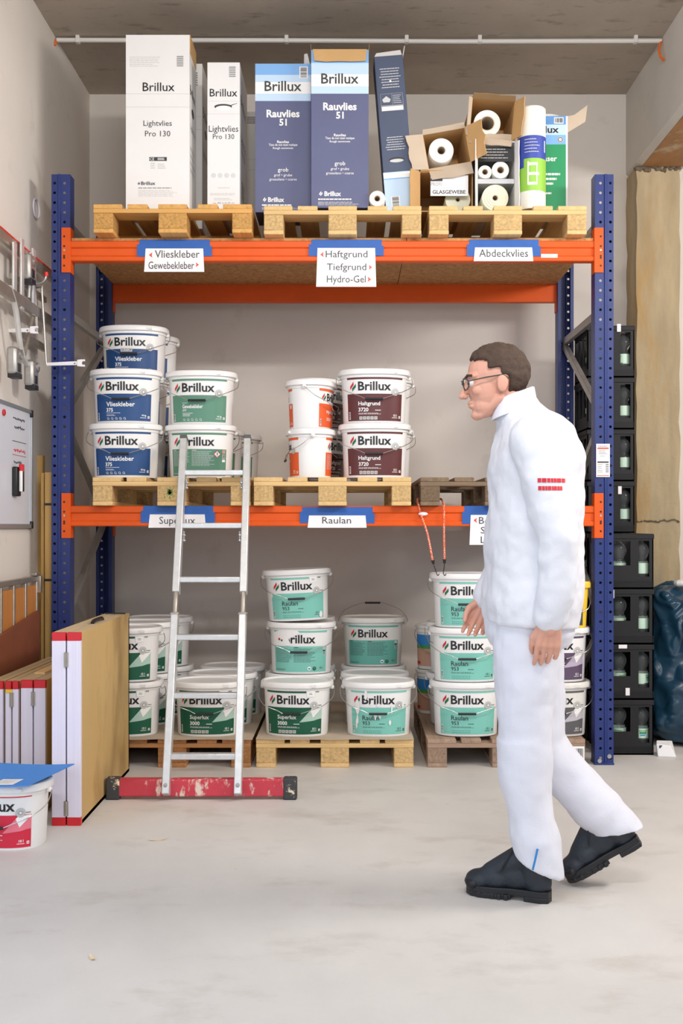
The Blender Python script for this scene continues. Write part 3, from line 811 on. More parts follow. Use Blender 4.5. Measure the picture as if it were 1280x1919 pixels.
bucket('mint_plain', 872, R1, zf + H, 'mint-labelled bucket in the middle of the right-hand stack of three', G, rz=0)
bucket('mint_plain', 873, R1, zf + 2 * H, 'mint-labelled bucket on top of the right-hand stack, under the bungee hooks', G, rz=-1)
bucket('mint', 862, R2, zf, 'mint-labelled bucket behind the right-hand stack of three, lower one', G, rz=0)
bucket('mint', 863, R2, zf + H, 'mint-labelled bucket behind the right-hand stack of three, upper one', G, rz=0)
bucket('ash', 1037, R1, zf, 'dusty bucket with a dark grey label standing on the right floor pallet', G, rz=-1)
bucket('plum', 1036, R1, zf + H, 'bucket with a dark plum label between the grey one and the yellow one', G, rz=1)
# date sticker on the topmost blue bucket
x0 = X(252, R2)
mb = MB(); p = Print().rect(0, 0, .062, .020, 'p_lightgrey', 1).text('25.11.24', .004, .004, .058, .016, 'p_ink', 2, .01)
p.apply(mb, lambda u, v, l: D15.fn()(u - .052, v + .135, l + 4), .012)
tb = [o for o in bpy.data.objects if o.get('label') == 'topmost blue-labelled bucket of the whole rack, with a date sticker'][0]
mb.build('date_sticker', tb, local=True, smooth=0)['label'] = 'grey date sticker'
# the red-labelled bucket in front on the left, with a blue sheet on its lid
KR = bucket('crimson', 15, 4.335, 0, 'red-labelled white bucket on the floor at the left edge, in front of the tables', 'paint buckets on the floor', 'down', rz=-7)
t = thing('foam_sheet', (X(8, 4.33), 4.33, .2525), 'flat blue sheet with a white sticker lying on the front left bucket', 'sheet', rz=math.radians(-12))
mb = MB(); n = 10; top = []
for i in range(n + 1):
    u = -.30 + .49 * i / n; zz = .004 + .010 * max(0, (u + .02) / .2) ** 2 * (1 if u > -.02 else 0)
    top += [Vector((u, -.17, zz)), Vector((u + .02, .17, zz + .010))]
mb.loft([[top[2 * i], top[2 * i + 1], top[2 * i + 1] + Vector((0, 0, .004)), top[2 * i] + Vector((0, 0, .004))] for i in range(n + 1)], 'foam_blue')
mb.build('board', t, local=True)
mb = MB(); p = Print().rect(0, 0, .085, .085, 'p_white', 1).lines(.008, .02, .076, .075, 5, 'p_lightgrey', 2, .3)
p.apply(mb, lambda u, v, l: Vector((u + .035, v - .155, .0085 + .010 * ((u + .055) / .2) ** 2 + (v + .0) * .03 + .0006 * l)), .02)
mb.build('sticker', t, local=True)['label'] = 'white sticker'

# yellow square bucket and two dented tins on the right pallet
def rrect(a, b, r, z, n=6):
    P = []
    for cx, cy, a0 in ((a - r, b - r, 0), (-(a - r), b - r, 90), (-(a - r), -(b - r), 180), (a - r, -(b - r), 270)):
        for k in range(n + 1):
            q = math.radians(a0 + 90 * k / n); P.append(Vector((cx + r * math.cos(q), cy + r * math.sin(q), z)))
    return P
yz = zf + 2 * H
t = thing('square_bucket', (1.108, R1, yz), 'yellow square bucket with a dark label on top of the plum-labelled one', 'bucket', 'paint buckets on the floor pallets')
MB().loft([rrect(.118, .105, .03, 0), rrect(.128, .115, .03, .205), rrect(.132, .119, .032, .207), rrect(.132, .119, .032, .215)], 'bucket_yellow').build('body', t, local=True)
MB().loft([rrect(.138, .125, .034, .205), rrect(.139, .126, .034, .225), rrect(.135, .122, .034, .236), rrect(.12, .108, .03, .236), rrect(.118, .106, .03, .230)], 'bucket_yellow').build('lid', t, local=True)
mb = MB(); p = Print().rect(-.095, .012, .095, .175, 'p_charcoal', 1).text('HD', .02, .10, .064, .122, 'p_lightgrey', 2, .01).disc(.074, .07, .010, 'p_lightgrey', 2).rect(.062, .15, .08, .17, 'p_salmon', 2).lines(-.08, .02, .085, .036, 2, 'p_lightgrey', 2, .4)
p.text('Spachtel', -.08, .12, .0, .15, 'p_lightgrey', 2, .01)
p.apply(mb, lambda u, v, l: Vector((u, -.105 - .01 * v / .205 - .0006 * l - .0006, v))); mb.build('label', t, local=True, smooth=0)
h = [(-.140, 0, .20), (-.15, -.03, .17), (-.12, -.126, .10), (-.05, -.132, .078), (.05, -.132, .078), (.12, -.126, .10), (.15, -.03, .17), (.140, 0, .20)]
MB().tube(spline(h), .0019, 'wire', 6).build('handle', t, local=True)
def tin(z, lab):
    t = thing('paint_tin', (X(812, 6.52), 6.52, z), lab, 'tin', 'dusty round tins at the back')
    MB().lathe([(.085, 0), (.09, .003), (.094, .21), (.098, .214), (.098, .232), (.094, .236)], 'bucket_dusty', seg=36).build('body', t, local=True)
    MB().lathe([(.096, .232), (.103, .236), (.104, .25), (.098, .255), (.09, .253), (.086, .247), (.01, .247)], 'bucket_dusty', seg=36).build('lid', t, local=True)
    mb = MB(); p = Print().rect(-.06, .02, .14, .2, 'p_salmon', 1).rect(-.06, .14, .14, .2, 'p_sky', 2).rect(-.06, .12, .14, .14, 'p_emerald', 2).rect(-.05, .03, -.01, .045, 'p_red', 3)
    p.apply(mb, lambda u, v, l: Vector(((.09 + .004 * v / .21 + .0008 * l) * math.sin(u / .092 - .9), -(.09 + .004 * v / .21 + .0008 * l) * math.cos(u / .092 - .9), v)), .012); mb.build('label', t, local=True, smooth=0)
    MB().tube(spline([(-.104, 0, .225), (-.108, -.03, .19), (-.075, -.085, .12), (0, -.115, .09), (.075, -.085, .12), (.108, -.03, .19), (.104, 0, .225)]), .002, 'wire', 6).build('handle', t, local=True)
    return t
tin(.1445, 'lower dusty white tin with a blue label behind the right-hand stack')
tin(.1445 + .2555, 'upper dusty white tin with a blue label behind the right-hand stack')

# ------------------------------------------------------------------ taped paper signs on the beams
def chevron(p, u, v, s, right=False):
    k = -1 if right else 1
    p.poly([(u - k * s * .45, v), (u + k * s * .35, v + s * .62), (u + k * s * .2, v), (u + k * s * .35, v - s * .62)], 'p_signred', 2)
def sign(tape, paper, rows, label):
    yt = YF - .0012
    x0, x1 = X(tape[0], YF), X(tape[2], YF); z1, z0 = Z(tape[1], YF), Z(tape[3], YF)
    t = thing('shelf_sign', ((x0 + x1) / 2, YF, z0), label, 'sign', 'taped paper signs on the orange beams')
    R = random.Random(int(tape[0])); mb = MB(); zc = (z0 + z1) / 2
    mb.box(x0 + .012, x1 - .010, yt - .0006, yt, zc - .004, z1, 'tape_blue')
    mb.box(x0, x0 + (x1 - x0) * .52, yt - .0012, yt - .0006, z0 + R.uniform(0, .006), zc + .02, 'tape_blue')
    mb.box(x0 + (x1 - x0) * .48, x1, yt - .0018, yt - .0012, z0 + .004, zc + .012, 'tape_blue')
    mb.build('tape', t)
    a, b = X(paper[0], YF), X(paper[2], YF); d, c = Z(paper[1], YF), Z(paper[3], YF); w, h = b - a, d - c
    mb = MB(); yp = yt - .0026
    mb.add([(a - .004, yp - .004, c), (b + .003, yp - .003, c), (b - .003, yp, d), (a + .003, yp, d), (a - .004, yp - .0036, c), (b + .003, yp - .0026, c), (b - .003, yp + .0004, d), (a + .003, yp + .0004, d)],
           [(0, 1, 2, 3), (7, 6, 5, 4), (0, 4, 5, 1), (1, 5, 6, 2), (2, 6, 7, 3), (3, 7, 4, 0)], 'paper')
    p = Print()
    for s, u0, u1, v0, v1 in rows:
        if s in '<>': chevron(p, u0 * w, v0 * h, v1, s == '>')
        else: p.text(s, u0 * w, v0 * h, u1 * w, v1 * h, 'p_ink', 2)
    f = flat((a, yp, c), (1, 0, 0), (0, 0, 1), (0, -1, 0), .0005)
    p.apply(mb, lambda u, v, l: f(u, v, l) + Vector((0, -.004 * (1 - v / h), 0)))
    mb.build('paper', t, smooth=0)
sign((257, 449, 397, 482), (272, 466, 382, 510), [('<', .10, 0, .72, .022), ('Vlieskleber', .17, .93, .60, .92), ('Gewebekleber', .06, .84, .12, .44), ('>', .89, 0, .30, .020)], 'blue-taped paper sign in two lines on the left of the upper beam')
sign((579, 449, 719, 481), (594, 465, 704, 538), [('<', .09, 0, .83, .022), ('Haftgrund', .15, .86, .70, .93), ('Tiefgrund', .17, .84, .37, .60), ('>', .91, 0, .50, .020), ('Hydro-Gel', .17, .83, .05, .29), ('>', .89, 0, .19, .022)], 'tall three-line paper sign in the middle of the upper beam')
sign((875, 449, 1013, 482), (889, 464, 998, 490), [('Abdeckvlies', .08, .92, .30, .86)], 'paper sign reading Abdeckvlies on the right of the upper beam')
sign((264, 948, 403, 981), (280, 964, 385, 989), [('Superlux', .18, .82, .12, .82)], 'paper sign on the lower beam crossed by the ladder')
sign((562, 950, 702, 982), (578, 966, 686, 989), [('Raulan', .24, .74, .34, .88)], 'paper sign reading Raulan in the middle of the lower beam')
sign((866, 948, 1006, 984), (881, 965, 990, 1021), [('<', .09, 0, .82, .022), ('Boden', .15, .62, .70, .93), ('Silikon', .18, .66, .38, .60), ('Latex', .18, .58, .06, .28)], 'three-line paper sign on the lower beam beside the walking man')
tag(MB().box(X(1014, YF), X(1045, YF), YF - .0012, YF - .0004, Z(483, YF), Z(476, YF), 'paper').build('sticker'), 'small blank white strip stuck on the upper beam beside its right sign', 'sticker')

# ------------------------------------------------------------------ cartons on the top shelf
zt = PZ['top'] + .144
def carton(loc, w, d, h, m, label, group='cartons on the top shelf', rz=0, ry=0, name='carton'):
    t = thing(name, loc, label, 'box', group, rz); t.rotation_euler.y = ry
    return t, MB().box(-w / 2, w / 2, 0, d, 0, h, m)
def front(mb, p): p.apply(mb, flat((0, 0, 0), (1, 0, 0), (0, 0, 1), (0, -1, 0), .0006)); return mb
def sideface(mb, p, w): p.apply(mb, flat((w / 2, 0, 0), (0, 1, 0), (0, 0, 1), (1, 0, 0), .0006)); return mb
# tall white one
w, d, h = .327, .245, .90
t, mb = carton((X(295.5, 5.76), 5.76, zt), w, d, h, 'carton_white', 'tall white carton at the left end of the top shelf')
p = Print()
p.ctext('Brillux', .005, .610, .655, 'p_black', bold=.005); p.ctext('Lightvlies', 0, .405 + .018, .452 + .008, 'p_ink'); p.ctext('Pro 130', 0, .378, .407, 'p_ink')
p.rect(-w / 2, .596, w / 2, .598, 'p_lightgrey', 1).rect(-w / 2, .528, w / 2, .530, 'p_lightgrey', 1)
p.rect(-.043, .252, .047, .272, 'p_ink', 1).text('CE', -.04, .255, -.018, .269, 'p_white', 2).lines(0, .255, .044, .269, 2, 'p_white', 2)
p.lines(-.036, .21, -.01, .245, 3, 'p_lightgrey', 1).lines(.0, .21, .045, .24, 3, 'p_lightgrey', 1)
p.logo(-.102, .127, .018, 2, 'p_ink', 'p_black').text('Brillux', -.085, .128, -.012, .146, 'p_ink', 2, .02).lines(-.1, .108, .08, .118, 1, 'p_grey', 1).lines(-.1, .068, .11, .104, 6, 'p_lightgrey', 1, .4)
p.lines(-.145, .735, .02, .79, 6, 'p_lightgrey', 1, .35)
for k in range(6): p.rect(.098, .738 + k * .0095, .132, .744 + k * .0095, 'p_grey', 1)
front(mb, p)
p = Print().text('Brillux', .02, .605, .2, .655, 'p_black').disc(.12, .535, .045, 'p_black', 1, 20, .022).text('Lightvlies', .03, .42, .21, .46, 'p_grey').lines(.03, .2, .2, .35, 4, 'p_lightgrey', 1)
sideface(mb, p, w); mb.build('body', t, local=True, bevel=.003)
MB().box(w / 2 - .004, w / 2 + .003, .01, d - .01, h - .085, h + .006, 'cardboard').build('flap', t, local=True, bevel=.001)
# the one behind
w, d, h = .22, .3, .90
t, mb = carton((X(379, 6.12) - .11, 6.12, zt), w, d, h, 'carton_white', 'white carton half hidden between the two front white ones')
p = Print()
for k in range(6): p.rect(.05, .78 + k * .013, .085, .788 + k * .013, 'p_grey', 1)
p.rect(-w / 2, .54, w / 2, .542, 'p_lightgrey', 1).rect(-w / 2, .61, w / 2, .612, 'p_lightgrey', 1); front(mb, p)
p = Print().text('Brillux', .03, .62, .25, .68, 'p_black').disc(.15, .56, .045, 'p_black', 1, 20, .022).text('Lightvlies', .03, .40, .25, .45, 'p_grey'); sideface(mb, p, w)
mb.build('body', t, local=True, bevel=.003)
# narrow white one with handle hole
w, d, h = .167, .42, .775
t, mb = carton((X(419, 5.8), 5.8, zt), w, d, h, 'carton_white', 'narrow white carton with an oval hand hole on the top shelf')
p = Print()
p.ctext('Brillux', 0, .598, .638, 'p_black', bold=.005, kx=.98); p.ctext('Lightvlies', 0, .405, .448, 'p_ink', kx=.9); p.ctext('Pro 130', 0, .378, .404, 'p_ink', kx=.95)
p.disc(-.002, .546, .046, 'p_ink', 1, 24, .014).disc(-.0, .538, .041, 'p_white', 2, 24, .013).poly([(.03, .547), (.07, .562), (.07, .564), (.03, .552)], 'p_ink', 3)
p.rect(-w / 2, .573, w / 2, .5745, 'p_lightgrey', 1).rect(-w / 2, .508, w / 2, .5095, 'p_lightgrey', 1)
for k in range(6): p.rect(.028, .70 + k * .0095, .062, .706 + k * .0095, 'p_grey', 1)
for k in range(4): p.ring(-.052 + k * .034, .19, .011, .0016, 'p_grey', 1, 12).rect(-.057 + k * .034, .185, -.048 + k * .034, .195, 'p_lightgrey', 1)
p.lines(-.03, .122, .04, .13, 1, 'p_lightgrey', 1).lines(-.07, .085, .07, .1, 2, 'p_lightgrey', 1).lines(-.05, .06, .05, .075, 2, 'p_lightgrey', 1)
p.text('ca. 85 x 0,75 m', -.055, .042, .055, .052, 'p_grey'); front(mb, p)
p = Print().text('Brillux', .05, .58, .33, .63, 'p_black').text('Lightvlies', .06, .38, .32, .43, 'p_ink').text('Pro 130', .1, .33, .28, .37, 'p_ink').lines(.1, .1, .3, .2, 4, 'p_grey', 1); sideface(mb, p, w)
mb.build('body', t, local=True, bevel=.003)
# white carton against the back, seen between the narrow white and the blue one
t, mb = carton((X(470, 6.5), 6.5, zt), .10, .25, .78, 'carton_white', 'plain white carton far back between the narrow white and the blue cartons')
p = Print()
for k in range(4): p.rect(-.05, .71 + k * .011, .05, .717 + k * .011, 'p_grey', 1)
p.rect(-.05, .50, .05, .502, 'p_lightgrey', 1).rect(-.05, .44, .05, .442, 'p_lightgrey', 1); front(mb, p); mb.build('body', t, local=True, bevel=.003)
# two slate-blue cartons
def slate(px, Y, w, d, h, label, hb, flaps):
    t, mb = carton((X(px, Y), Y, zt), w, d, h, 'carton_slate', label)
    p = Print(); b = hb
    p.rect(-w / 2, b, w / 2, h, 'p_paleblue', 1).rect(-w / 2, h - (h - b) * .30, w / 2, h, 'p_skyblue', 2).rect(-w / 2, h - (h - b) * .48, w / 2, h - (h - b) * .30, 'p_paleblue', 2)
    p.rect(-w / 2, b + .038, w / 2, b + .098, 'p_white', 3).rect(-w / 2, b, w / 2, b + .038, 'p_paleblue', 3)
    p.ctext('Brillux', .0, b + .05, b + .103, 'p_ink', 5, .012)
    p.ctext('Rauvlies', 0, b - .085, b - .045, 'p_white', 2, .03); p.ctext('51', 0, b - .128, b - .092, 'p_white', 2, .03)
    p.ctext('Rauvlies', 0, b - .218, b - .204, 'p_white', 2, .02).ctext('Tissu de non tissé rustique', 0, b - .236, b - .220, 'p_white', 2, .01, .80).ctext('Rough nonwoven', 0, b - .252, b - .238, 'p_white', 2, .01)
    p.ctext('grob', 0, b - .372, b - .345, 'p_white', 2, .004).ctext('grof • grube', 0, b - .394, b - .376, 'p_white', 2).ctext('grossolano • coarse', 0, b - .416, b - .398, 'p_white', 2, 0, .9)
    p.logo(-w * .36, b - .523, .026, 2, 'p_white', 'p_white').text('Brillux', -w * .27, b - .523, w * .02, b - .498, 'p_white', 2, .03)
    p.lines(-w * .38, b - .545, w * .28, b - .532, 1, 'p_white', 2).lines(-w * .38, max(b - .598, .012), w * .40, b - .550, 6, 'p_lightgrey', 2, .4)
    front(mb, p)
    mb.build('body', t, local=True, bevel=.003); return t
t = slate(530.5, 5.8, .288, .26, .768, 'dark slate carton with a blue band, left of the two front-facing ones', .575, False)
mb = MB(); Print().barcode(.085, .69, .128, .752, layer=2, vertical=True).apply(mb, flat((0, -.004, 0), (1, 0, 0), (0, 0, 1), (0, -1, 0), .0005)); mb.build('barcode_sticker', t, local=True)['label'] = 'white barcode sticker'
MB().add([(.105, .05, .766), (.14, .02, .768), (.125, .02, .83), (.108, .04, .835), (.105, .053, .766), (.14, .023, .768), (.125, .023, .83), (.108, .043, .835)], [(0, 1, 2, 3), (7, 6, 5, 4), (0, 3, 7, 4), (1, 5, 6, 2), (2, 6, 7, 3), (0, 4, 5, 1)], 'carton_white').build('flap', t, local=True)
t = slate(637, 5.72, .293, .25, .806, 'dark slate carton with open brown flaps, right of the two front-facing ones', .582, True)
MB().prism([(-.138, 0), (.138, 0), (.132, .063), (.06, .066), (.0, .064), (-.07, .067), (-.13, .061)], (0, -.006, .806), (1, 0, 0), (0, -.12, -.99), (0, -.003, 0), 'cardboard').build('flap', t, local=True)
for sx in (-1, 1):
    MB().prism([(0, 0), (.12, 0), (.075, .06), (.02, .045)], (sx * .144, .01, .804), (0, 1, 0), (sx * .12, .0, .99), (sx * .003, 0, 0), 'cardboard_dark').build('flap', t, local=True)
# leaning carton, upside down
t, mb = carton((X(751, 5.78), 5.78, zt + .004), .15, .17, .80, 'carton_slate2', 'dark carton standing upside down and leaning against the slate cartons', ry=math.radians(-4.6))
p = Print(); p.rect(-.075, 0, .075, .20, 'p_paleblue', 1).rect(-.075, .165, .075, .195, 'p_white', 2).rect(-.075, .163, .075, .168, 'p_skyblue', 3)
p.barcode(-.045, .02, .0, .075, layer=4, vertical=True)
p.disc(0, .262, .040, 'p_black', 2, 24, .013).disc(0, .257, .036, 'p_lightgrey', 3, 24, .009)
p.lines(-.055, .31, .055, .385, 6, 'p_lightgrey', 2, .3, True); p.rect(-.058, .515, .058, .605, 'p_grey', 2).rect(-.056, .545, .0, .603, 'p_slate2', 3).rect(.002, .545, .056, .603, 'p_slate2', 3).rect(-.055, .517, .055, .538, 'p_white', 3).lines(.006, .55, .052, .598, 5, 'p_lightgrey', 4, .3)
p.poly([(-.05, .575), (-.028, .592), (-.006, .575), (-.012, .56), (-.044, .56)], 'p_lightgrey', 4)
p.lines(-.055, .63, .055, .74, 8, 'p_lightgrey', 2, .3, True).disc(0, .668, .006, 'p_white', 3, 8)
front(mb, p); mb.build('body', t, local=True, bevel=.003)
MB().prism([(-.072, 0), (.07, 0), (.066, .042), (-.06, .030)], (0, .0, .80), (1, 0, 0), (0, .5, .8), (0, .003, 0), 'carton_white').build('flap', t, local=True)
MB().prism([(0, 0), (.12, 0), (.08, .075), (.02, .06)], (.074, .01, .80), (0, 1, 0), (.25, 0, .96), (.003, 0, 0), 'carton_white').build('flap', t, local=True)
# rolls
def roll(loc, r, L, label, m='roll_white', core=.35, rz=0, tilt=0, group='rolls of fabric on the top shelf', rings=0):
    t = thing('fabric_roll', loc, label, 'roll', group, rz); t.rotation_euler.x = tilt
    mb = MB(); c = r * core
    P = [(c, L), (c, 0)]
    if rings:
        for k in range(rings):
            a = c + (r - c) * (k + .2) / rings; P += [(a, 0), (a + (r - c) / rings * .7, -.003), (a + (r - c) / rings * .75, 0)]
    P += [(r - .002, 0), (r, .004), (r, L), (c, L)]
    mb.lathe(P, m, seg=40, axis='y', caps=False); mb.build('fabric', t, local=True, smooth=40)
    MB().lathe([(c - .004, L), (c - .004, .001), (c + .0005, .001), (c + .0005, L)], 'cardboard_grey', seg=24, axis='y', caps=False).build('core', t, local=True, smooth=40)
    return t
roll((X(707, 5.70), 5.70, zt + .0415), .041, .6, 'small white roll end lying between the slate carton and the leaning one', core=.42)
# open boxes full of rolls
def open_carton(loc, w, h, d, label, ry, flaps, rz=0, inner='cardboard', outer='cardboard'):
    t, mb = carton(loc, w, d, h, outer, label, 'open cartons of rolls on the top shelf', rz, ry, 'open_carton'); k = .004
    mb = MB(); mb.box(-w / 2, w / 2, 0, d, 0, k, outer); mb.box(-w / 2, w / 2, 0, d, h - k, h, outer); mb.box(-w / 2, -w / 2 + k, 0, d, k, h - k, outer); mb.box(w / 2 - k, w / 2, 0, d, k, h - k, outer); mb.box(-w / 2, w / 2, d - k, d, 0, h, outer)
    mb.build('body', t, local=True)
    R = random.Random(int(w * 1e4))
    for side, L, ang, m in flaps:
        n = 6; e = w if side in 'tb' else h
        P = [(0, 0)] + [(e, 0)] + [(e - e * q / n * 1.0 * .96 - .02 * e, L * R.uniform(.86, 1.0)) for q in range(n + 1)]
        a = math.radians(ang); c, s = math.cos(a), math.sin(a)          # ang 0: straight out of the mouth, 90: folded flat outwards
        o, eu, ev, en = {'t': ((-w / 2, 0, h - k), (1, 0, 0), (0, -c, s), (0, s, c)), 'b': ((-w / 2, 0, 0), (1, 0, 0), (0, -c, -s), (0, -s, c)),
                         'l': ((-w / 2, 0, 0), (0, 0, 1), (-s, -c, 0), (c, -s, 0)), 'r': ((w / 2 - k, 0, 0), (0, 0, 1), (s, -c, 0), (c, s, 0))}[side]
        MB().prism(P, o, eu, ev, Vector(en) * k, m).build('flap', t, local=True)
    return t
YC = 5.79
b1 = open_carton((X(836, YC), YC, zt), .275, .205, .45, 'open box low in the roll pile with a white name label on its flap', 0, [('t', .02, 20, 'cardboard'), ('l', .10, 35, 'cardboard')])
mb = MB().box(-.082, .112, -.022, -.019, .075, .182, 'carton_white')
p = Print().rect(.0, .075, .062, .090, 'p_ink', 1).text('PROFI', .002, .05, .055, .070, 'p_grey', 2).lines(.01, .035, .12, .045, 1, 'p_lightgrey', 1).text('GLASGEWEBE', .010, .010, .180, .030, 'p_ink', 2, .02)
p.apply(mb, flat((-.082, -.022, .075), (1, 0, 0), (0, 0, 1), (0, -1, 0), .0005)); mb.build('label_flap', b1, local=True)['label'] = 'white printed label flap'
roll((X(858, YC + .03), YC + .03, zt + .0705), .066, .38, 'pale roll inside the open box under the white name label', 'roll_cream', core=.2)
b2 = open_carton((X(843, YC), YC, zt + .236), .225, .185, .42, 'tilted open box on the left of the roll pile with its flaps bent out', math.radians(-10), [('b', .085, 62, 'cardboard_grey'), ('r', .13, 40, 'cardboard'), ('l', .10, 70, 'cardboard_grey'), ('t', .03, 50, 'cardboard_grey')])
roll((X(827, YC - .01), YC - .01, zt + .313), .064, .40, 'white roll sticking out of the tilted open box', core=.36)
b4 = open_carton((X(930, YC), YC, zt), .198, .362, .48, 'tall open box in the middle of the roll pile with a grey divider', 0, [('t', .05, 100, 'cardboard_grey'), ('r', .05, 20, 'carton_white'), ('l', .07, 15, 'carton_white')], outer='carton_white')
box_obj('divider', b4, -.095, .095, .004, .47, .145, .172, 'alu_frame', .002, True)
mb = MB().box(-.09, .09, .002, .006, .26, .335, 'p_black'); p = Print().lines(-.08, .27, .085, .33, 4, 'p_lightgrey', 1, .2); front(mb, p); mb.build('liner', b4, local=True)['label'] = 'black printed liner'
roll((X(928, YC + .012), YC + .012, zt + .0745), .069, .42, 'large layered roll at the bottom of the tall open box', 'roll_cream', core=.24, rings=4)
roll((X(938, YC + .01), YC + .01, zt + .2185), .045, .42, 'white roll on the divider of the tall open box, right one', core=.45)
roll((X(909, YC + .01), YC + .01, zt + .2085), .035, .42, 'slim white roll on the divider of the tall open box, left one', core=.5)
b3 = open_carton((X(919, YC), YC, zt + .376), .225, .205, .42, 'open brown box on top of the roll pile', math.radians(5), [('r', .10, 25, 'cardboard'), ('b', .05, 60, 'cardboard_grey'), ('t', .04, 25, 'cardboard_dark'), ('l', .03, 40, 'cardboard_grey')])
roll((X(913, YC + .01), YC + .01, zt + .376 + .084), .07, .40, 'white roll lying in the open box on top of the pile', core=.55)
# film-wrapped fleece roll, standing
t = thing('fleece_roll', (X(997, 5.79), 5.79, zt), 'upright white fleece roll in green and blue printed film', 'roll')
MB().lathe([(.02, 0), (.068, 0), (.07, .004), (.07, .52), (.064, .527), (.022, .525), (.02, .50)], 'roll_white', seg=40).build('fabric', t, local=True, smooth=40)
mb = MB(); p = Print().rect(-.1, .09, .1, .255, 'p_lime', 1).rect(-.1, .255, .1, .372, 'p_royal', 1).rect(-.1, .21, -.055, .29, 'p_royal', 2)
p.lines(-.03, .1, .03, .25, 3, 'p_white', 3, .3).rect(-.035, .12, -.027, .24, 'p_white', 3).rect(.01, .12, .016, .23, 'p_white', 3).rect(.06, .29, .068, .35, 'p_white', 3)
for k in range(4): p.disc(.064, .296 + k * .016, .0055, 'p_white', 4, 8)
p.lines(-.05, .28, .03, .36, 5, 'p_lightgrey', 3, .25)
p.apply(mb, lambda u, v, l: Vector(((.0705 + .0005 * l) * math.sin(u / .0705), -(.0705 + .0005 * l) * math.cos(u / .0705), v)), .008); mb.build('film', t, local=True, smooth=0)
# green carton behind it
w, h = .235, .545
t, mb = carton((X(1064, 5.93) - w / 2, 5.93, zt), w, .2, h, 'carton_white', 'green and blue carton behind the upright fleece roll')
p = Print().rect(-w / 2 + .004, .0, w / 2 - .010, .395, 'p_leafgreen', 1).rect(-w / 2 + .004, .395, w / 2 - .01, .445, 'p_skyblue', 1).rect(-w / 2 + .004, .445, w / 2 - .01, .50, 'p_paleblue', 1).rect(-w / 2 + .004, .50, w / 2 - .01, h, 'p_midblue', 1)
p.text('Brillux', -.085, .455, .07, .492, 'p_black', 3, .02).barcode(.045, .505, .095, .538, layer=3).disc(.078, .42, .016, 'p_lightgrey', 3).ring(.078, .42, .013, .003, 'p_ink', 4)
p.text('Glasfaser', -.09, .305, .06, .335, 'p_white', 3, .02)
for k, q in enumerate((.23, .205, .18)): p.lines(-.06, q, .09 - .02 * k, q + .014, 1, 'p_white', 3, .8)
p.lines(-.06, .13, .04, .142, 1, 'p_white', 3, .8)
front(mb, p); mb.build('body', t, local=True, bevel=.003)
MB().prism([(-.11, 0), (.11, 0), (.105, .075), (.07, .083), (-.10, .08)], (0, .195, h), (1, 0, 0), (0, 0, 1), (0, .003, 0), 'carton_white').build('flap', t, local=True)
MB().prism([(0, 0), (.115, .075), (.128, .165), (.05, .105), (0, .09)], (w / 2, .05, h - .075), (.96, .28, 0), (0, 0, 1), (0, .003, 0), 'cardboard_grey').build('flap', t, local=True)

# ------------------------------------------------------------------ ladder
def LY(z): return 4.985 + (z - .035) * .445
def solve(py):
    a, b = -.2, 2.2
    for _ in range(60):
        m_ = (a + b) / 2
        if 986 - 2100 * (m_ - 1.225) / LY(m_) > py: a = m_
        else: b = m_
    return a
ztop, zbot = solve(822), .03
lad = thing('ladder', (-.655, 5.0, 0), 'paint-spattered aluminium ladder with a red foot bar leaning on the rack', 'ladder')
dirv = Vector((0, LY(1) - LY(0), 1)).normalized()
xl0, xl1, xr0, xr1 = X(311, LY(zbot)) , X(345, LY(ztop)), X(446, LY(zbot)), X(464, LY(ztop))
XLs = lambda z: xl0 + (xl1 - xl0) * (z - zbot) / (ztop - zbot)
XRs = lambda z: xr0 + (xr1 - xr0) * (z - zbot) / (ztop - zbot)
zj0, zj1 = solve(1150), solve(1112)
for f in (XLs, XRs):
    for a, b in ((zbot, zj0), (zj1, ztop)):
        MB().bar((f(a), LY(a), a), (f(b), LY(b), b), .034, .055, 'aluminium', up=(0, 1, 0)).build('stile', lad, bevel=.004)
    MB().bar((f(zj0 - .02), LY(zj0 - .02), zj0 - .02), (f(zj1 + .01), LY(zj1 + .01), zj1 + .01), .024, .045, 'alu_dull', up=(0, 1, 0)).build('hinge_joint', lad, bevel=.009)
    MB().bar((f(zj0 - .004), LY(zj0), zj0 - .004), (f(zj0 + .008), LY(zj0), zj0 + .008), .041, .062, 'alu_dull', up=(0, 1, 0)).build('collar', lad, bevel=.003)
    MB().bar((f(ztop - .012), LY(ztop - .012), ztop - .012), (f(ztop + .008), LY(ztop + .008), ztop + .008), .036, .057, 'alu_plug', up=(0, 1, 0)).build('end_cap', lad, bevel=.003)
    MB().lathe([(.010, 0), (.009, -.005), (.003, -.006)], 'bolt_steel', (f(.075), LY(.075) - .030, .075), 12, 'y').build('bolt', lad)
for py in (886, 985, 1086, 1194, 1303, 1417):
    z = solve(py); y = LY(z)
    MB().bar((XLs(z) + .014, y, z), (XRs(z) - .014, y, z), .042, .027, 'aluminium').build('rung', lad, bevel=.004)
for py, q in ((905, 1), (1003, 1)):
    z = solve(py)
    for f, s in ((XLs, 1), (XRs, -1)):
        mb = MB(); x = f(z) + s * .019
        mb.lathe([(.006, 0), (.008, s * .008), (.003, s * .014)], 'bolt_steel', (x, LY(z) - .008, z), 10, 'x')
        mb.tube([(x + s * .006, LY(z) - .008, z + .02), (x + s * .006, LY(z) - .008, z - .03)], .005, 'bolt_steel', 8)
        mb.lathe([(.006, 0), (.008, s * .008), (.003, s * .014)], 'bolt_steel', (x, LY(z) - .008, z - .026), 10, 'x'); mb.build('latch', lad)
bx0, bx1 = X(196, 4.99), X(556, 4.99)
MB().box(bx0 + .05, bx1 - .05, 5.012, 5.062, .014, .092, 'red_bar').build('foot_bar', lad, bevel=.006)
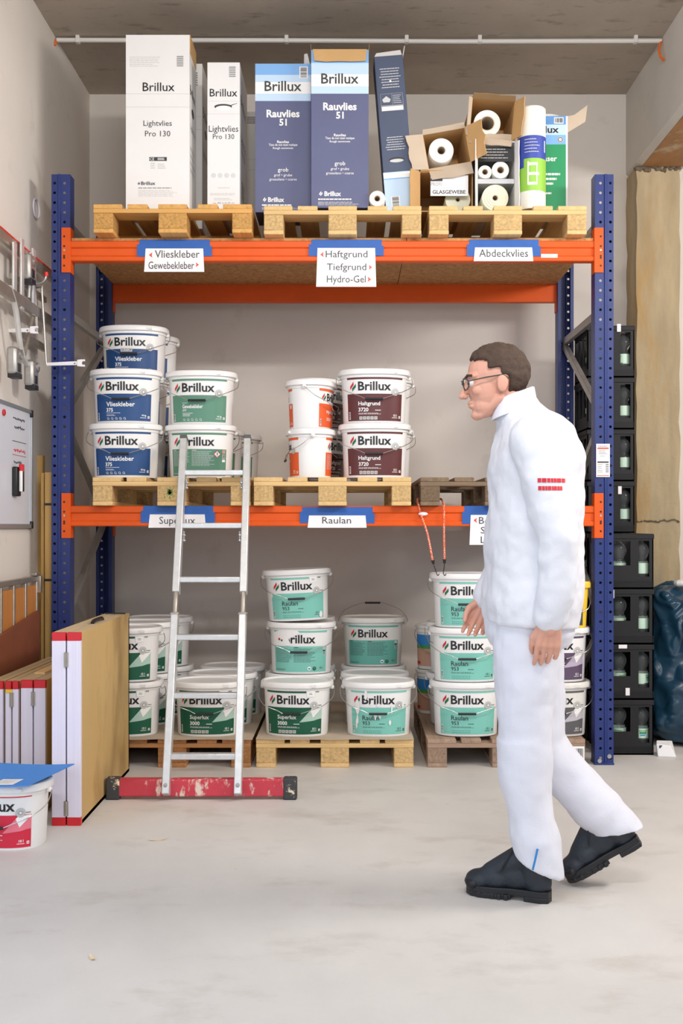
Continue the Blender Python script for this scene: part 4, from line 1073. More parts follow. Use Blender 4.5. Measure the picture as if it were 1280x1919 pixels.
for a, b in ((bx0, bx0 + .062), (bx1 - .062, bx1)):
    MB().box(a, b, 5.008, 5.066, 0, .097, 'bar_cap').build('foot_cap', lad, bevel=.007)

# ------------------------------------------------------------------ folded paste tables on the left
def folding_table(x0, wid, y0, L, z0, h, label, rz=0, handle=True, face='ply_face', group='folded paste tables'):
    t = thing('folding_table', (x0, y0, z0), label, 'table', group, rz)
    half = wid / 2 - .003
    for k, a in enumerate((0, wid / 2 + .003)):
        mb = MB(); b = a + half
        mb.box(a, b, 0, .022, .034, h - .034, 'lilac_paint')
        mb.box(a, b, 0, .022, 0, .034, 'red_paint'); mb.box(a, b, 0, .022, h - .034, h, 'red_paint')
        mb.box(a, b - .006 if k else b, .022, L, h - .02, h, 'ply_edge'); mb.box(a, b, .022, L, 0, .02, 'ply_edge'); mb.box(a, b, L - .02, L, .02, h - .02, 'ply_edge')
        o = (b - .006, b) if k else (a, a + .006)
        mb.box(o[0], o[1], .0225, L, .001, h + .0005, face)
        mb.build('table_half', t, local=True, bevel=.0015)
    for z in (h * .86, h * .09):
        MB().box(wid / 2 - .009, wid / 2 + .009, -.004, .001, z - .03, z + .03, 'alu_dull').tube([(wid / 2, -.004, z - .03), (wid / 2, -.004, z + .03)], .005, 'alu_dull', 8).build('hinge', t, local=True)
    if handle:
        MB().tube(spline([(wid * .62, L * .40, h), (wid * .62, L * .42, h + .010), (wid * .62, L * .5, h + .012), (wid * .62, L * .58, h + .010), (wid * .62, L * .60, h)]), .009, 'black_plastic', 8).build('handle', t, local=True)['label'] = 'black carry handle'
        MB().box(.01, wid - .01, L - .06, L - .045, h, h + .006, 'black_plastic').build('latch', t, local=True)
    return t
folding_table(X(97, 4.58), .118, 4.58, 1.02, 0, .79, 'large folded plywood table with lilac ends and red corner strips beside the rack')
folding_table(-1.401, .106, 4.80, .92, 0, .565, 'small folded table right beside the large plywood one', -.02)
folding_table(-1.468, .056, 4.80, .9, 0, .56, 'thin folded table with a yellow mark, second from the large plywood one', -.02, False)
folding_table(-1.54, .062, 4.80, .9, 0, .56, 'thin folded table at the left edge, closest to the wall', -.02, False)
for x in (-1.463, -1.530):
    MB().box(x - .002, x + .03, 4.794, 4.7965, .515, .527, 'p_lime' if 0 else 'bucket_yellow')
mb = MB().box(-1.466, -1.436, 4.7955, 4.798, .512, .526, 'bucket_yellow'); o = mb.build('yellow_mark', [q for q in bpy.data.objects if 'second from the large' in str(q.get('label'))][0])
strip = MB().box(-1.40, -1.352, 5.0, 5.5, .5655, .572, 'pine_y').build('wood_strip'); tag(strip, 'thin light wood strip lying on the small folded table', 'wood strip')

# boards and frame leaning on the left wall
t = thing('wooden_frame', (-1.59, 5.0, 0), 'metal-edged frame of honey-coloured boards leaning on the left wall', 'panel')
yb = lambda px: -1.575 * 2100 / (px - 652)
YA, YE = 4.92, 5.70
zt0 = .945
for k in range(4):
    a = YA + (YE - YA) * k / 4; MB().box(-1.600, -1.585, a + .01, a + .185, .02, zt0 - .02, 'honey_board').build('board', t, bevel=.002)
for a in [YA + (YE - YA) * k / 4 for k in range(5)]:
    MB().box(-1.606, -1.578, a - .012, a + .012, 0, zt0, 'alu_dull').build('frame_bar', t, bevel=.003)
MB().box(-1.607, -1.577, YA - .012, YE + .012, zt0, zt0 + .026, 'alu_dull').build('frame_bar', t, bevel=.004)
MB().box(-1.60, -1.57, YE - .05, YE + .03, zt0 + .028, zt0 + .045, 'alu_dull').box(-1.6, -1.56, YE - .01, YE + .03, zt0 - .06, zt0 + .028, 'alu_dull').build('bracket', t, bevel=.004)
mb = MB(); mb.prism([(4.90, 0), (5.66, 0), (5.66, .80), (4.90, .72)], (-1.571, 0, 0), (0, 1, 0), (0, 0, 1), (.014, 0, 0), 'brown_board')
tag(mb.build('brown_board', bevel=.001), 'reddish brown board standing behind the small folded tables', 'board')
# timbers between the wall and the rack
def timber(x0, x1, y0, d, h, label, m='timber'):
    t = thing('timber_batten', ((x0 + x1) / 2, y0, 0), label, 'timber', 'timber battens standing in the left corner')
    MB().box(x0, x1, y0, y0 + d, 0, h, m).build('batten', t, bevel=.004); return t
timber(X(66, 5.95), X(80, 5.95), 5.95, .05, Z(853, 5.95), 'tall rough batten standing against the wall beside the rack')
timber(X(76, 5.83), X(82.5, 5.83), 5.83, .05, Z(886, 5.83), 'thin batten in front of the tall rough one')
tb_ = timber(X(83.5, 5.80), X(99, 5.80), 5.80, .08, Z(885, 5.80), 'square batten strapped with black tape beside the blue upright')
for py in (945, 1087):
    z = Z(py, 5.8); MB().box(X(83.5, 5.80) - .0015, X(99, 5.80) + .0015, 5.7985, 5.8815, z - .006, z + .006, 'black_plastic').build('strap', tb_)['label'] = 'black strap'
t = thing('white_panel', (X(168, 6.6), 6.6, 0), 'grey-white panel leaning in the corner behind the large plywood table', 'panel')
mb = MB().box(X(146, 6.6), X(191, 6.6) , 6.6, 6.62, 0, .58, 'lilac_paint'); mb.v[4].z -= .045; mb.v[7].z -= .045; mb.build('board', t, bevel=.002)

# whiteboard on the left wall
t = thing('whiteboard', (XL, 5.3, 1.2), 'whiteboard with aluminium frame and handwriting on the left wall', 'whiteboard')
xw, y0, y1, z0, z1 = XL + .002, 4.62, 5.80, Z(990, 5.78), Z(769, 5.78)
MB().box(xw, xw + .008, y0 + .01, y1 - .01, z0 + .01, z1 - .01, 'whiteboard').build('board', t)
for a in ((y0, y1, z0, z0 + .022), (y0, y1, z1 - .018, z1), (y0, y0 + .016, z0, z1), (y1 - .016, y1, z0, z1)):
    MB().box(xw, xw + .016, *a, 'alu_frame').build('frame_rail', t, bevel=.002)
for z in (z0, z1 - .034):
    MB().box(xw - .001, xw + .019, y1 - .03, y1 + .002, z - .002, z + .036, 'black_plastic').build('corner', t, bevel=.004)
mb = MB(); R = random.Random(4)
def scribble(u, v, L, m, a=.012):
    pts = []; n = int(L / .007)
    for i in range(n): pts.append(Vector((xw + .0094, u + L * i / n, v + a * math.sin(i * 1.9 + R.uniform(-.8, .8)) * R.uniform(.3, 1))))
    mb.tube(pts, .0013, m, 4)
for u, v, L, m in ((5.48, 1.755, .20, 'p_black'), (5.50, 1.712, .18, 'p_black'), (5.49, 1.60, .2, 'p_red'), (5.49, 1.54, .14, 'p_black'), (5.52, 1.50, .13, 'p_black'), (5.15, 1.53, .10, 'p_black')): scribble(u, v, L, m)
mb.box(xw + .008, xw + .0094, 5.47, 5.70, 1.642, 1.6445, 'p_black').box(xw + .008, xw + .0094, 5.47, 5.70, 1.575, 1.577, 'p_red'); mb.build('handwriting', t, smooth=0)
t = thing('marker_holder', (XL, 5.52, 1.45), 'black marker holder with red and white pens on the whiteboard', 'holder')
MB().box(xw + .009, xw + .034, 5.46, 5.53, Z(930, 5.5), Z(875, 5.5), 'black_plastic').build('tray', t, bevel=.006)
for k, m in enumerate(('p_white', 'p_black')):
    z = Z(925, 5.5) + .01; q = MB().lathe([(.008, 0), (.009, .002), (.009, .1)], m, (xw + .045, 5.485 + k * .028, z), 12).build('marker', t)
    MB().lathe([(.0095, .1), (.0095, .132), (.007, .134)], 'p_red', (xw + .045, 5.485 + k * .028, z), 12).build('cap', q)['label'] = 'red cap'
t = MB().ball((xw + .014, X(1, 1) * 0 + 5.32, Z(773, 5.32)), (.008, .016, .016), 'p_red').build('magnet'); tag(t, 'red round magnet on the whiteboard', 'magnet')

# metal frame hung on the left wall, its hook and the swing arms
t = thing('hanging_frame', (-1.58, 5.4, 2.3), 'folded aluminium frame hanging on the left wall above the whiteboard', 'frame')
xr = -1.585
for y0_, y1_, z, m, hh, xx in ((4.75, 6.0, 2.555, 'alu_dull', .05, xr), (4.75, 6.0, 2.30, 'alu_dull', .055, xr + .02), (5.35, 5.93, 2.42, 'alu_dull', .03, xr - .02), (5.45, 5.93, 2.165, 'alu_dull', .035, xr - .02)):
    MB().box(xx - .012, xx + .012, y0_, y1_, z - hh / 2, z + hh / 2, m).build('rail', t, bevel=.003)
MB().box(xr - .013, xr + .0135, 4.74, 6.0, 2.576, 2.584, 'hook_red').build('rail_edge', t)['label'] = 'red painted edge'
for y_, za, zb_, w_, lean in ((5.36, 2.60, 2.26, .045, 0), (5.48, 2.57, 2.34, .018, .03), (5.56, 2.60, 2.27, .05, 0.0), (5.24, 2.55, 2.30, .05, .0), (5.62, 2.46, 2.2, .016, -.05)):
    MB().bar((xr + .026, y_, zb_), (xr + .026, y_ + lean, za), w_, .010, 'aluminium', up=(1, 0, 0)).build('strut', t, bevel=.002)
MB().tube(spline([(xr + .02, 5.18, 2.33), (xr + .02, 5.28, 2.24), (xr + .02, 5.37, 2.06), (xr + .02, 5.48, 2.01)]), .014, 'aluminium', 8).build('strut', t)
MB().tube([(xr + .02, 5.56, 2.26), (xr + .02, 5.42, 2.05)], .009, 'alu_dull', 8).build('strut', t)
for y_, z in ((5.47, 2.49), (5.52, 1.98), (5.24, 2.0)):
    c = MB().box(xr + .0, xr + .05, y_ - .05, y_ + .05, z - .07, z + .06, 'galvanised').build('clamp', t, bevel=.014)
    MB().box(xr + .006, xr + .055, y_ - .045, y_ + .025, z - .085, z - .062, 'black_plastic').box(xr + .048, xr + .054, y_ - .03, y_ + .01, z - .055, z - .015, 'black_plastic').build('clamp_pad', c, bevel=.002)['label'] = 'black pad'
    MB().lathe([(.022, 0), (.024, .008), (.012, .012)], 'bolt_steel', (xr + .048, y_ + .02, z + .03), 12, 'x').build('bolt', c)
t = thing('wall_hook', (XL, 5.92, 2.5), 'grey wall hook with a red tip beside the blue upright', 'hook')
q = Vector((0, 0, 0)); yk = 5.70
MB().tube(spline([(XL, yk, Z(531, yk)), (X(60, yk), yk, Z(533, yk)), (X(75, yk), yk, Z(531, yk)), (X(84, yk), yk, Z(524, yk)), (X(86.5, yk), yk, Z(514, yk))]), .0075, 'galvanised', 8).build('arm', t)
MB().lathe([(.011, 0), (.011, .02), (.009, .022)], 'hook_red', (X(86.5, yk), yk, Z(518, yk)), 12).build('tip', t)['label'] = 'red tip'
def swing_arm(px0, px1, py, Y, xw_, rod, label):
    t = thing('swing_arm', (X(px0, Y), Y, Z(py, Y)), label, 'arm', 'swing arms with white fork ends on the left wall')
    x0, x1 = X(px0, Y), X(px1, Y); z = Z(py, Y); h = .020
    MB().prism([(x0, -h / 2), (x1 - .03, -h / 2 + .004), (x1 - .03, h / 2 + .004), (x0, h / 2 - .004)], (0, Y - .004, z), (1, 0, 0), (0, 0, 1), (0, .008, 0), 'white_metal').build('bar', t, bevel=.002)
    f = MB()
    pts = [(-.032, -.016), (-.012, -.018), (.006, -.018), (.006, -.009), (-.006, -.009), (-.011, 0), (-.006, .009), (.006, .009), (.006, .018), (-.012, .018), (-.032, .016)]
    f.prism(pts, (x1, Y - .008, z + .004), (1, 0, 0), (0, 0, 1), (0, .016, 0), 'white_metal'); f.build('fork', t, bevel=.001)
    MB().lathe([(.004, 0), (.003, -.003)], 'alu_plug', (x1 - .045, Y - .004, z + .002), 8, 'y').build('screw', t)
    if rod: MB().tube(spline([(XL + .0, Y + .1, Z(rod, Y)), (x0 - .03, Y + .02, Z(rod, Y)), (x0 - .022, Y, Z(rod + 14, Y)), (x0 - .002, Y, z + .03), (x0, Y, z + .004)]), .006, 'galvanised', 8).build('rod', t)
    return t
swing_arm(87, 157, 682, 5.66, XL, 536, 'swing arm with a white fork end reaching across the blue upright')
swing_arm(-20, 69, 620, 5.45, XL, 0, 'white swing arm with a fork end, left of the one crossing the upright')
t = thing('cable_ring', (XL, 5.9, 2.93), 'pale oval loop hanging on the left wall above the metal frame', 'ring')
mb = MB(); yc = 1.64 * 2100 / (652 - 68); zc = Z(391, yc)
mb.tube([(XL + .008, yc + .055 * math.cos(q * PI / 12), zc + .05 * math.sin(q * PI / 12)) for q in range(25)], .005, 'lilac_paint', 6); mb.build('loop', t)

# ------------------------------------------------------------------ bungee cord on the lower beam
t = thing('bungee_cord', (.42, 5.735, ZLOW), 'orange bungee cord hooked to the top mint bucket and looped over the lower beam', 'cord')
yb = 5.735
A = [PT(811, 1052, 5.70), PT(801, 1000, 5.725), PT(789, 965, 5.737), PT(785, 948, 5.74), Vector((.360, 5.76, 1.340)), Vector((.362, 5.83, 1.362)), Vector((.375, 5.88, 1.368))]
B = [Vector((.475, 5.88, 1.368)), Vector((.488, 5.83, 1.362)), Vector((.490, 5.76, 1.340)), PT(832, 948, 5.74), PT(832, 1000, 5.72), PT(833, 1050, 5.70)]
MB().tube(spline(A + B, 8), .0052, 'cord_orange', 8).build('cord', t)
for p0, p1, p2 in ((PT(811, 1050, 5.70), PT(812.5, 1057, 5.70), PT(818, 1074, 5.70)), (PT(833, 1048, 5.70), PT(833, 1056, 5.70), PT(831, 1074, 5.70))):
    h = MB().tube([p0, p1], [.009, .0065], 'black_plastic', 10).build('hook', t)
    MB().tube(spline([p1, p1 + (p2 - p1) * .6, p2, p2 + Vector((.006, -.004, -.012)), p2 + Vector((.014, -.002, -.004))]), .0024, 'p_black', 6).build('wire', h)
t = thing('clamp_clip', PT(790, 963, 5.738), 'small white clip on the lower beam beside the bungee cord', 'clip')
MB().ball(PT(793, 963, 5.738), (.024, .008, .010), 'white_metal').build('clip', t)

# ------------------------------------------------------------------ crates of empty bottles on the right
CW, CD, CH = .268, .36, .2965
def wall_with_windows(mb, o, eu, n, w, wins, m, th=.006):
    """vertical plate of width w along eu, thickness th along n, cut by rectangular windows (u0, u1, z0, z1) sorted along u"""
    o, eu, n = Vector(o), Vector(eu), Vector(n)
    def blk(u0, u1, z0, z1):
        if u1 - u0 > 1e-4 and z1 - z0 > 1e-4: mb.prism([(u0, z0), (u1, z0), (u1, z1), (u0, z1)], o, eu, (0, 0, 1), n * th, m)
    u = 0
    for a, b, c, d in wins:
        blk(u, a, 0, CH - .002); blk(a, b, 0, c); blk(a, b, d, CH - .002); u = b
    blk(u, w, 0, CH - .002)
def make_crate():
    t = thing('bottle_crate', (0, 0, 0), '', 'crate'); mb = MB(); m = 'crate_black'; z0, z1 = .075, .245
    BK = []
    W1 = [(.05, .145, z0 + .05, z1 + .01), (.188, .246, z0 - .01, z1 + .012)]
    wall_with_windows(mb, (-CW / 2, 0, 0), (1, 0, 0), (0, 1, 0), CW, W1, m)
    wall_with_windows(mb, (-CW / 2, CD - .006, 0), (1, 0, 0), (0, 1, 0), CW, BK, m)
    W2 = [(.03, .115, z0, z1), (.135, .225, z0, z1), (.245, .33, z0, z1)]
    wall_with_windows(mb, (-CW / 2, 0, 0), (0, 1, 0), (1, 0, 0), CD, W2, m)
    wall_with_windows(mb, (CW / 2 - .006, 0, 0), (0, 1, 0), (1, 0, 0), CD, BK, m)
    mb.box(-CW / 2, CW / 2, 0, CD, 0, .008, m)
    for k in range(5): mb.box(-CW / 2 - .002, CW / 2 + .002, -.002, .002, .012 + .007 * k, .015 + .007 * k, m)
    o = mb.build('body', t, local=True)
    mb = MB()
    for a in (0, CD - .012): mb.box(-CW / 2 - .004, CW / 2 + .004, a - .003, a + .014, CH - .030, CH - .004, m)
    for x in (-CW / 2 - .004, CW / 2 - .010): mb.box(x, x + .014, 0, CD, CH - .030, CH - .004, m)
    mb.build('rim', t, local=True, bevel=.003)
    mb = MB(); mb.box(.019, .025, .01, CD - .01, .008, .1, m).box(-CW / 2 + .01, CW / 2 - .01, .118, .124, .008, .1, m).box(-CW / 2 + .01, CW / 2 - .01, .236, .242, .008, .1, m)
    mb.build('divider', t, local=True)
    return t
cr0 = make_crate()
def crate(x, y, z, lab, first=[True]):
    t = cr0 if first[0] else copy_tree(cr0); first[0] = False
    t.location = (x, y, z); t['label'] = lab; t['group'] = 'black bottle crates stacked beside the rack'
    return t
def make_bottle():
    t = thing('empty_bottle', (0, 0, 0), '', 'bottle')
    P = [(.024, .002), (.036, .0), (.040, .006), (.040, .05), (.0375, .06), (.040, .07), (.040, .130), (.037, .137), (.028, .150), (.030, .158), (.041, .180), (.043, .196), (.040, .212), (.030, .228), (.017, .238), (.013, .246), (.013, .262)]
    MB().lathe(P, 'pet', seg=20).build('bottle', t, local=True, smooth=60)
    MB().lathe([(.0405, .072), (.0409, .0725), (.0409, .128), (.0405, .1285)], 'bottle_label', seg=20, caps=False).build('label', t, local=True)
    mb = MB(); p = Print().rect(-.022, .114, .022, .118, 'p_emerald', 1).rect(-.018, .100, .018, .110, 'p_leafgreen', 1).rect(-.014, .09, .012, .096, 'p_sky', 1).rect(-.03, .073, .03, .077, 'p_charcoal', 1)
    p.apply(mb, lambda u, v, l: Vector((.0412 * math.sin(u / .041 - .3), -.0412 * math.cos(u / .041 - .3), v)), .008); mb.build('print', t, local=True, smooth=0)
    MB().lathe([(.0145, .252), (.015, .254), (.015, .268), (.012, .27)], 'white_metal', seg=14).build('cap', t, local=True)
    return t
bo0 = make_bottle()
def bottle(x, y, z, lab, rz, first=[True]):
    t = bo0 if first[0] else copy_tree(bo0); first[0] = False
    t.location = (x, y, z); t.rotation_euler.z = rz; t['label'] = lab; t['group'] = 'empty bottles in the black crates'
ORD = ('lowest', 'second lowest', 'third', 'fourth', 'fifth', 'sixth', 'seventh', 'topmost')
cx, cyf, cyr = 1.368 + CW / 2, 6.0, 6.40
for k in range(4):
    crate(cx, cyf, k * CH, f'black crate in the short front stack, {("lowest", "second lowest", "third from the floor", "topmost")[k]}')
    bottle(cx - .036, cyf + .075, k * CH + .0085, f'clear bottle in the wide window of the {("lowest", "second lowest", "third", "topmost")[k]} front crate', k * .7)
    bottle(cx + .083, cyf + .06, k * CH + .0085, f'clear bottle in the narrow right window of the {("lowest", "second lowest", "third", "topmost")[k]} front crate', k * .9 + .3)
for k in range(8):
    crate(cx, cyr, k * CH, f'black crate in the tall rear stack, {ORD[k]} of its eight')
    if k >= 3:
        bottle(cx + .083, cyr + .06, k * CH + .0085, f'clear bottle in the right window of the {ORD[k]} rear crate', k * .8)
        bottle(cx - .066, cyr + .07, k * CH + .0085, f'clear bottle in the left front corner of the {ORD[k]} rear crate', k * .5)
        bottle(cx - .066, cyr + .18, k * CH + .0085, f'clear bottle in the middle side window of the {ORD[k]} rear crate', k * .6 + 1)
def tagcard(px, py, w, h, Y, lab):
    tag(MB().box(X(px, Y), X(px, Y) + w, Y - .0055, Y - .0042, Z(py, Y), Z(py, Y) + h, 'paper').build('crate_tag'), lab, 'tag', 'paper tags on the crates')
tagcard(1156, 622, .022, .045, cyr, 'small white tag on the topmost rear crate')
tagcard(1158, 926, .020, .045, cyr, 'small white tag on the fourth rear crate above the front stack')
tagcard(1159, 1215, .045, .020, cyf, 'small white tag on the third-row rim of the front crates')
tagcard(1172, 1303, .022, .040, cyf, 'small white tag on the front crate second from the floor')
tagcard(1143, 1121, .022, .045, cyf, 'small white tag beside the upright on the front crates')

# ------------------------------------------------------------------ blue refuse sack, paper scrap
t = thing('refuse_sack', (2.005, 6.42, 0), 'large blue plastic refuse sack on the floor at the right edge', 'sack')
me_r = []
for j in range(30):
    k = j / 29; z = .90 * k
    a = .34 * (1 - .12 * k) * (1 if k < .93 else (1 - ((k - .93) / .07) ** 2 * .55)) * (min(1, (.75 + k * 3)))
    ring = []
    for i in range(64):
        q = 2 * PI * i / 64
        f = 1 + .035 * math.sin(3 * q + 7 * k) + .03 * math.sin(7 * q - 13 * k + 1) + .022 * math.sin(11 * q + 23 * k)
        ring.append(Vector((2.005 + a * f * spow(math.cos(q), .75), 6.42 + .30 * a / .34 * f * spow(math.sin(q), .75), z + (.02 * math.sin(5 * q + 3) if k > .5 else 0) * k)))
    me_r.append(ring)
o = MB().loft(me_r, 'bag_blue').build('sack', t, smooth=180)
sb = o.modifiers.new('smooth', 'SUBSURF'); sb.levels = 2; sb.render_levels = 2
tx = bpy.data.textures.new('folds', 'CLOUDS'); tx.noise_scale = .22; tx.noise_depth = 1
dm = o.modifiers.new('folds', 'DISPLACE'); dm.texture = tx; dm.strength = .07; dm.texture_coords = 'LOCAL'
tx = bpy.data.textures.new('creases', 'DISTORTED_NOISE'); tx.noise_scale = .24; tx.distortion = 1.6; tx.noise_basis = 'VORONOI_F2_F1'
dm = o.modifiers.new('creases', 'DISPLACE'); dm.texture = tx; dm.strength = .013; dm.texture_coords = 'LOCAL'
for k, (x, mm) in enumerate(((1.86, 'p_lightgrey'), (1.93, 'p_maroon'), (2.01, 'p_lightgrey'))):
    MB().ball((x, 6.28, .905 + .005 * k), (.035, .03, .02), mm, nu=8, nv=6).build('rubbish', t, smooth=0)
ys = 5.95
t = thing('paper_scrap', (X(1252, ys), ys, 0), 'crumpled white paper packet on the floor before the blue sack', 'paper')
MB().add([(X(1233, ys), ys, .0), (X(1266, ys), ys - .02, 0), (X(1271, ys), ys + .09, .0), (X(1237, ys), ys + .07, .0),
          (X(1231, ys), ys + .012, .066), (X(1256, ys), ys - .005, .060), (X(1268, ys), ys + .08, .072), (X(1236, ys), ys + .06, .078)],
         [(3, 2, 1, 0), (4, 5, 6, 7), (0, 1, 5, 4), (1, 2, 6, 5), (2, 3, 7, 6), (3, 0, 4, 7)], 'carton_white').build('packet', t, smooth=0, bevel=.005)
MB().box(X(1236, ys), X(1242, ys), ys + .004, ys + .006, .045, .060, 'p_ink').build('print', t)

# shavings on the floor
def chip(px, py, L, w, rz, lab, curl=.006):
    Y = 2100 * 1.225 / (py - 986); t = MB(); n = 8; R_ = []
    for i in range(n + 1):
        u = L * (i / n - .5); z = .0006 + curl * (2 * i / n - 1) ** 2; ww = w * (1 - .7 * abs(2 * i / n - 1))
        R_.append([Vector((u, -ww / 2, z)), Vector((u, ww / 2, z)), Vector((u, ww / 2, z + .0012)), Vector((u, -ww / 2, z + .0012))])
    o = t.loft(R_, 'shaving').build('wood_shaving', local=True); o.location = (X(px, Y), Y, 0); o.rotation_euler.z = rz
    tag(o, lab, 'shaving', 'shavings on the floor')
chip(296, 1575, .075, .016, .25, 'curled wood shaving on the floor in front of the large plywood table', .009)
chip(173, 1797, .040, .014, -1.0, 'pale wood chip on the floor at the lower left')
chip(441, 1629, .008, .008, .4, 'tiny chip on the floor right of the curled shaving', .001)
chip(838, 1507, .012, .009, .2, 'small brown chip on the floor left of the walking man', .001)

# ------------------------------------------------------------------ the walking man
YPs = 3.68
def Q(px, py, dy=0.0):
    Y = YPs + dy; return Vector((X(px, Y), Y, Z(py, Y)))
man = thing('person', (X(985, YPs), YPs, 0), 'person in white work jacket and trousers and black boots walking to the left', 'person')
def fuse(mb, name, voxel, parent, it=6, extra=None):
    o = mb.build(name, parent, smooth=0)
    r = o.modifiers.new('fuse', 'REMESH'); r.mode = 'VOXEL'; r.voxel_size = voxel; r.use_smooth_shade = True
    s = o.modifiers.new('soften', 'SMOOTH'); s.factor = .5; s.iterations = it
    for nm, kind, sc, st in (extra or []):
        tx = bpy.data.textures.new(nm, 'CLOUDS'); tx.noise_scale = sc; tx.noise_depth = 2
        d = o.modifiers.new(nm, 'DISPLACE'); d.texture = tx; d.strength = st; d.mid_level = .42; d.texture_coords = 'LOCAL'
    return o
# joints
hipL, hipR = Q(990, 1130, -.085), Q(990, 1130, .085)
kneL, ankL = Q(979, 1400, -.05), Q(1003, 1612, -.02)
kneR = Q(1014, 1398, .12)
hL = Vector((X(1034, 3.655), 3.655, 0)); tL = Vector((X(874, 3.755), 3.755, 0))
PIT = math.radians(30)
tR = Vector((X(1066, 3.83), 3.83, .004)); fR = Vector((math.cos(PIT), -.06, math.sin(PIT))).normalized(); hR = tR + fR * .285
ankR = hR - fR * .062 + Vector((-math.sin(PIT), 0, math.cos(PIT))) * .10
pel, wai, che, nek = Q(992, 1110), Q(997, 1000), Q(1000, 860), Q(972, 778)
shoL, shoR = Q(1004, 822, -.185), Q(985, 822, .185)
elbL, wriL = Q(1046, 1010, -.25), Q(1032, 1160, -.225)
elbR, wriR = Q(968, 1005, .25), Q(915, 1120, .20)
HC = Q(928, 716)                                    # centre of the skull
tiltR = Matrix.Rotation(math.radians(-9), 3, 'Y')   # nose a little down
def hp(x, y, z): return HC + tiltR @ Vector((x, y, z))   # head frame: face towards -x
b = MB(); sk = 'skin'
b.ball(hp(.012, 0, .028), (.098, .076, .090), sk, tiltR, 24, 16)
b.ball(hp(-.030, 0, -.012), (.064, .064, .085), sk, tiltR, 20, 14)
b.ball(hp(-.046, 0, -.070), (.044, .048, .042), sk, tiltR)
b.ball(hp(-.074, 0, -.098), (.022, .024, .018), sk, tiltR)
b.capsule(hp(.0, .046, -.058), hp(-.066, .016, -.100), .018, .014, sk); b.capsule(hp(.0, -.046, -.058), hp(-.066, -.016, -.100), .018, .014, sk)
b.capsule(hp(-.086, 0, .018), hp(-.112, 0, -.028), .009, .0125, sk); b.ball(hp(-.116, 0, -.030), (.011, .011, .010), sk)
for s in (-1, 1):
    b.ball(hp(-.104, s * .012, -.034), (.009, .008, .007), sk)
    b.capsule(hp(-.084, s * .010, .030), hp(-.070, s * .046, .026), .011, .010, sk)
    b.ball(hp(-.062, s * .040, -.022), (.024, .018, .020), sk)
    b.ball(hp(.012, s * .077, -.012), (.019, .008, .032), sk, tiltR @ Matrix.Rotation(math.radians(12), 3, 'Y'))
    b.ball(hp(.020, s * .074, -.004), (.013, .009, .022), sk)
b.ball(hp(-.091, 0, -.056), (.011, .023, .0065), sk); b.ball(hp(-.089, 0, -.068), (.011, .020, .0075), sk)
b.capsule(hp(.024, 0, -.05), nek + Vector((.008, 0, -.03)), .056, .062, sk, 18)
b.capsule(nek, che, .07, .13, sk, 18); b.capsule(che, wai, .125, .11, sk, 18); b.capsule(wai, pel, .11, .13, sk, 18)
for sh, el, wr in ((shoL, elbL, wriL), (shoR, elbR, wriR)):
    b.capsule(che + Vector((0, 0, .05)), sh, .07, .055, sk); b.capsule(sh, el, .050, .040, sk); b.capsule(el, wr, .041, .026, sk)
for h, k, a in ((hipL, kneL, ankL), (hipR, kneR, ankR)):
    b.capsule(pel, h, .11, .08, sk); b.capsule(h, k, .078, .052, sk); b.capsule(k, a, .050, .034, sk)
    b.capsule(a, a + (a - k).normalized() * .03, .032, .028, sk)
def hand(w, e, side):
    """relaxed hand: palm, four unequal curled fingers, thumb towards the front"""
    d = (w - e).normalized(); fwd = Vector((-1, 0, 0)); fwd = (fwd - d * fwd.dot(d)).normalized(); inw = d.cross(fwd) * side
    if inw.y * side > 0: inw = -inw
    fr = lambda l, f, i: w + d * l + fwd * f + inw * i
    b.capsule(w, fr(.03, 0, 0), .026, .027, sk)
    for f in (-.031, -.0105, .0105, .031): b.capsule(fr(.025, f * .7, 0), fr(.084, f * .95, .003), .0150, .0118, sk)
    for f, L, c in ((.0325, .072, .34), (.0110, .080, .40), (-.0105, .075, .47), (-.0315, .060, .55)):
        p0 = fr(.088, f, .004); a = 0; q = p0
        for seg, r0, r1 in ((.45, .0090, .0086), (.31, .0086, .0080), (.24, .0080, .0068)):
            a += c * .75; n = q + (d * math.cos(a) + inw * math.sin(a)) * L * seg
            b.capsule(q, n, r0, r1, sk, 10); q = n
    t0 = fr(.030, .026, .006); t1 = fr(.066, .046, .018); t2 = fr(.094, .046, .026); t3 = fr(.114, .041, .034)
    b.capsule(t0, t1, .0150, .0118, sk); b.capsule(t1, t2, .0112, .0098, sk); b.capsule(t2, t3, .0098, .0082, sk)
hand(wriL, elbL, -1); hand(wriR, elbR, 1)
fuse(b, 'body', .0030, man, 6)
# hair: a cap over the skull, cut at the hairline
mb = MB(); n1, n2 = 48, 30; vs, fs = [], []
for j in range(n2 + 1):
    for i in range(n1):
        a, p = PI * j / n2, 2 * PI * i / n1
        vs.append(Vector((.012 + .108 * math.sin(a) * math.cos(p), .086 * math.sin(a) * math.sin(p), .028 + .100 * math.cos(a))))
def hairy(c):
    if c.x < -.066 + (.034 if c.z < .075 else 0) * 1.0: return c.z > .088
    if c.x < .006: return c.z > .040
    if c.x < .034: return c.z > .010
    return c.z > -.062
for j in range(n2):
    for i in range(n1):
        f = (j * n1 + i, (j + 1) * n1 + i, (j + 1) * n1 + (i + 1) % n1, j * n1 + (i + 1) % n1)
        if hairy(sum((vs[q] for q in f), Vector()) / 4): fs.append(f)
used = sorted({i for f in fs for i in f}); mp = {v: k for k, v in enumerate(used)}
mb.add([hp(*vs[i]) for i in used], [[mp[i] for i in f] for f in fs], 'hair'); o = mb.build('hair', man, smooth=180)
md = o.modifiers.new('thick', 'SOLIDIFY'); md.thickness = .016; md.offset = -1
md = o.modifiers.new('round', 'SUBSURF'); md.levels = 1; md.render_levels = 1
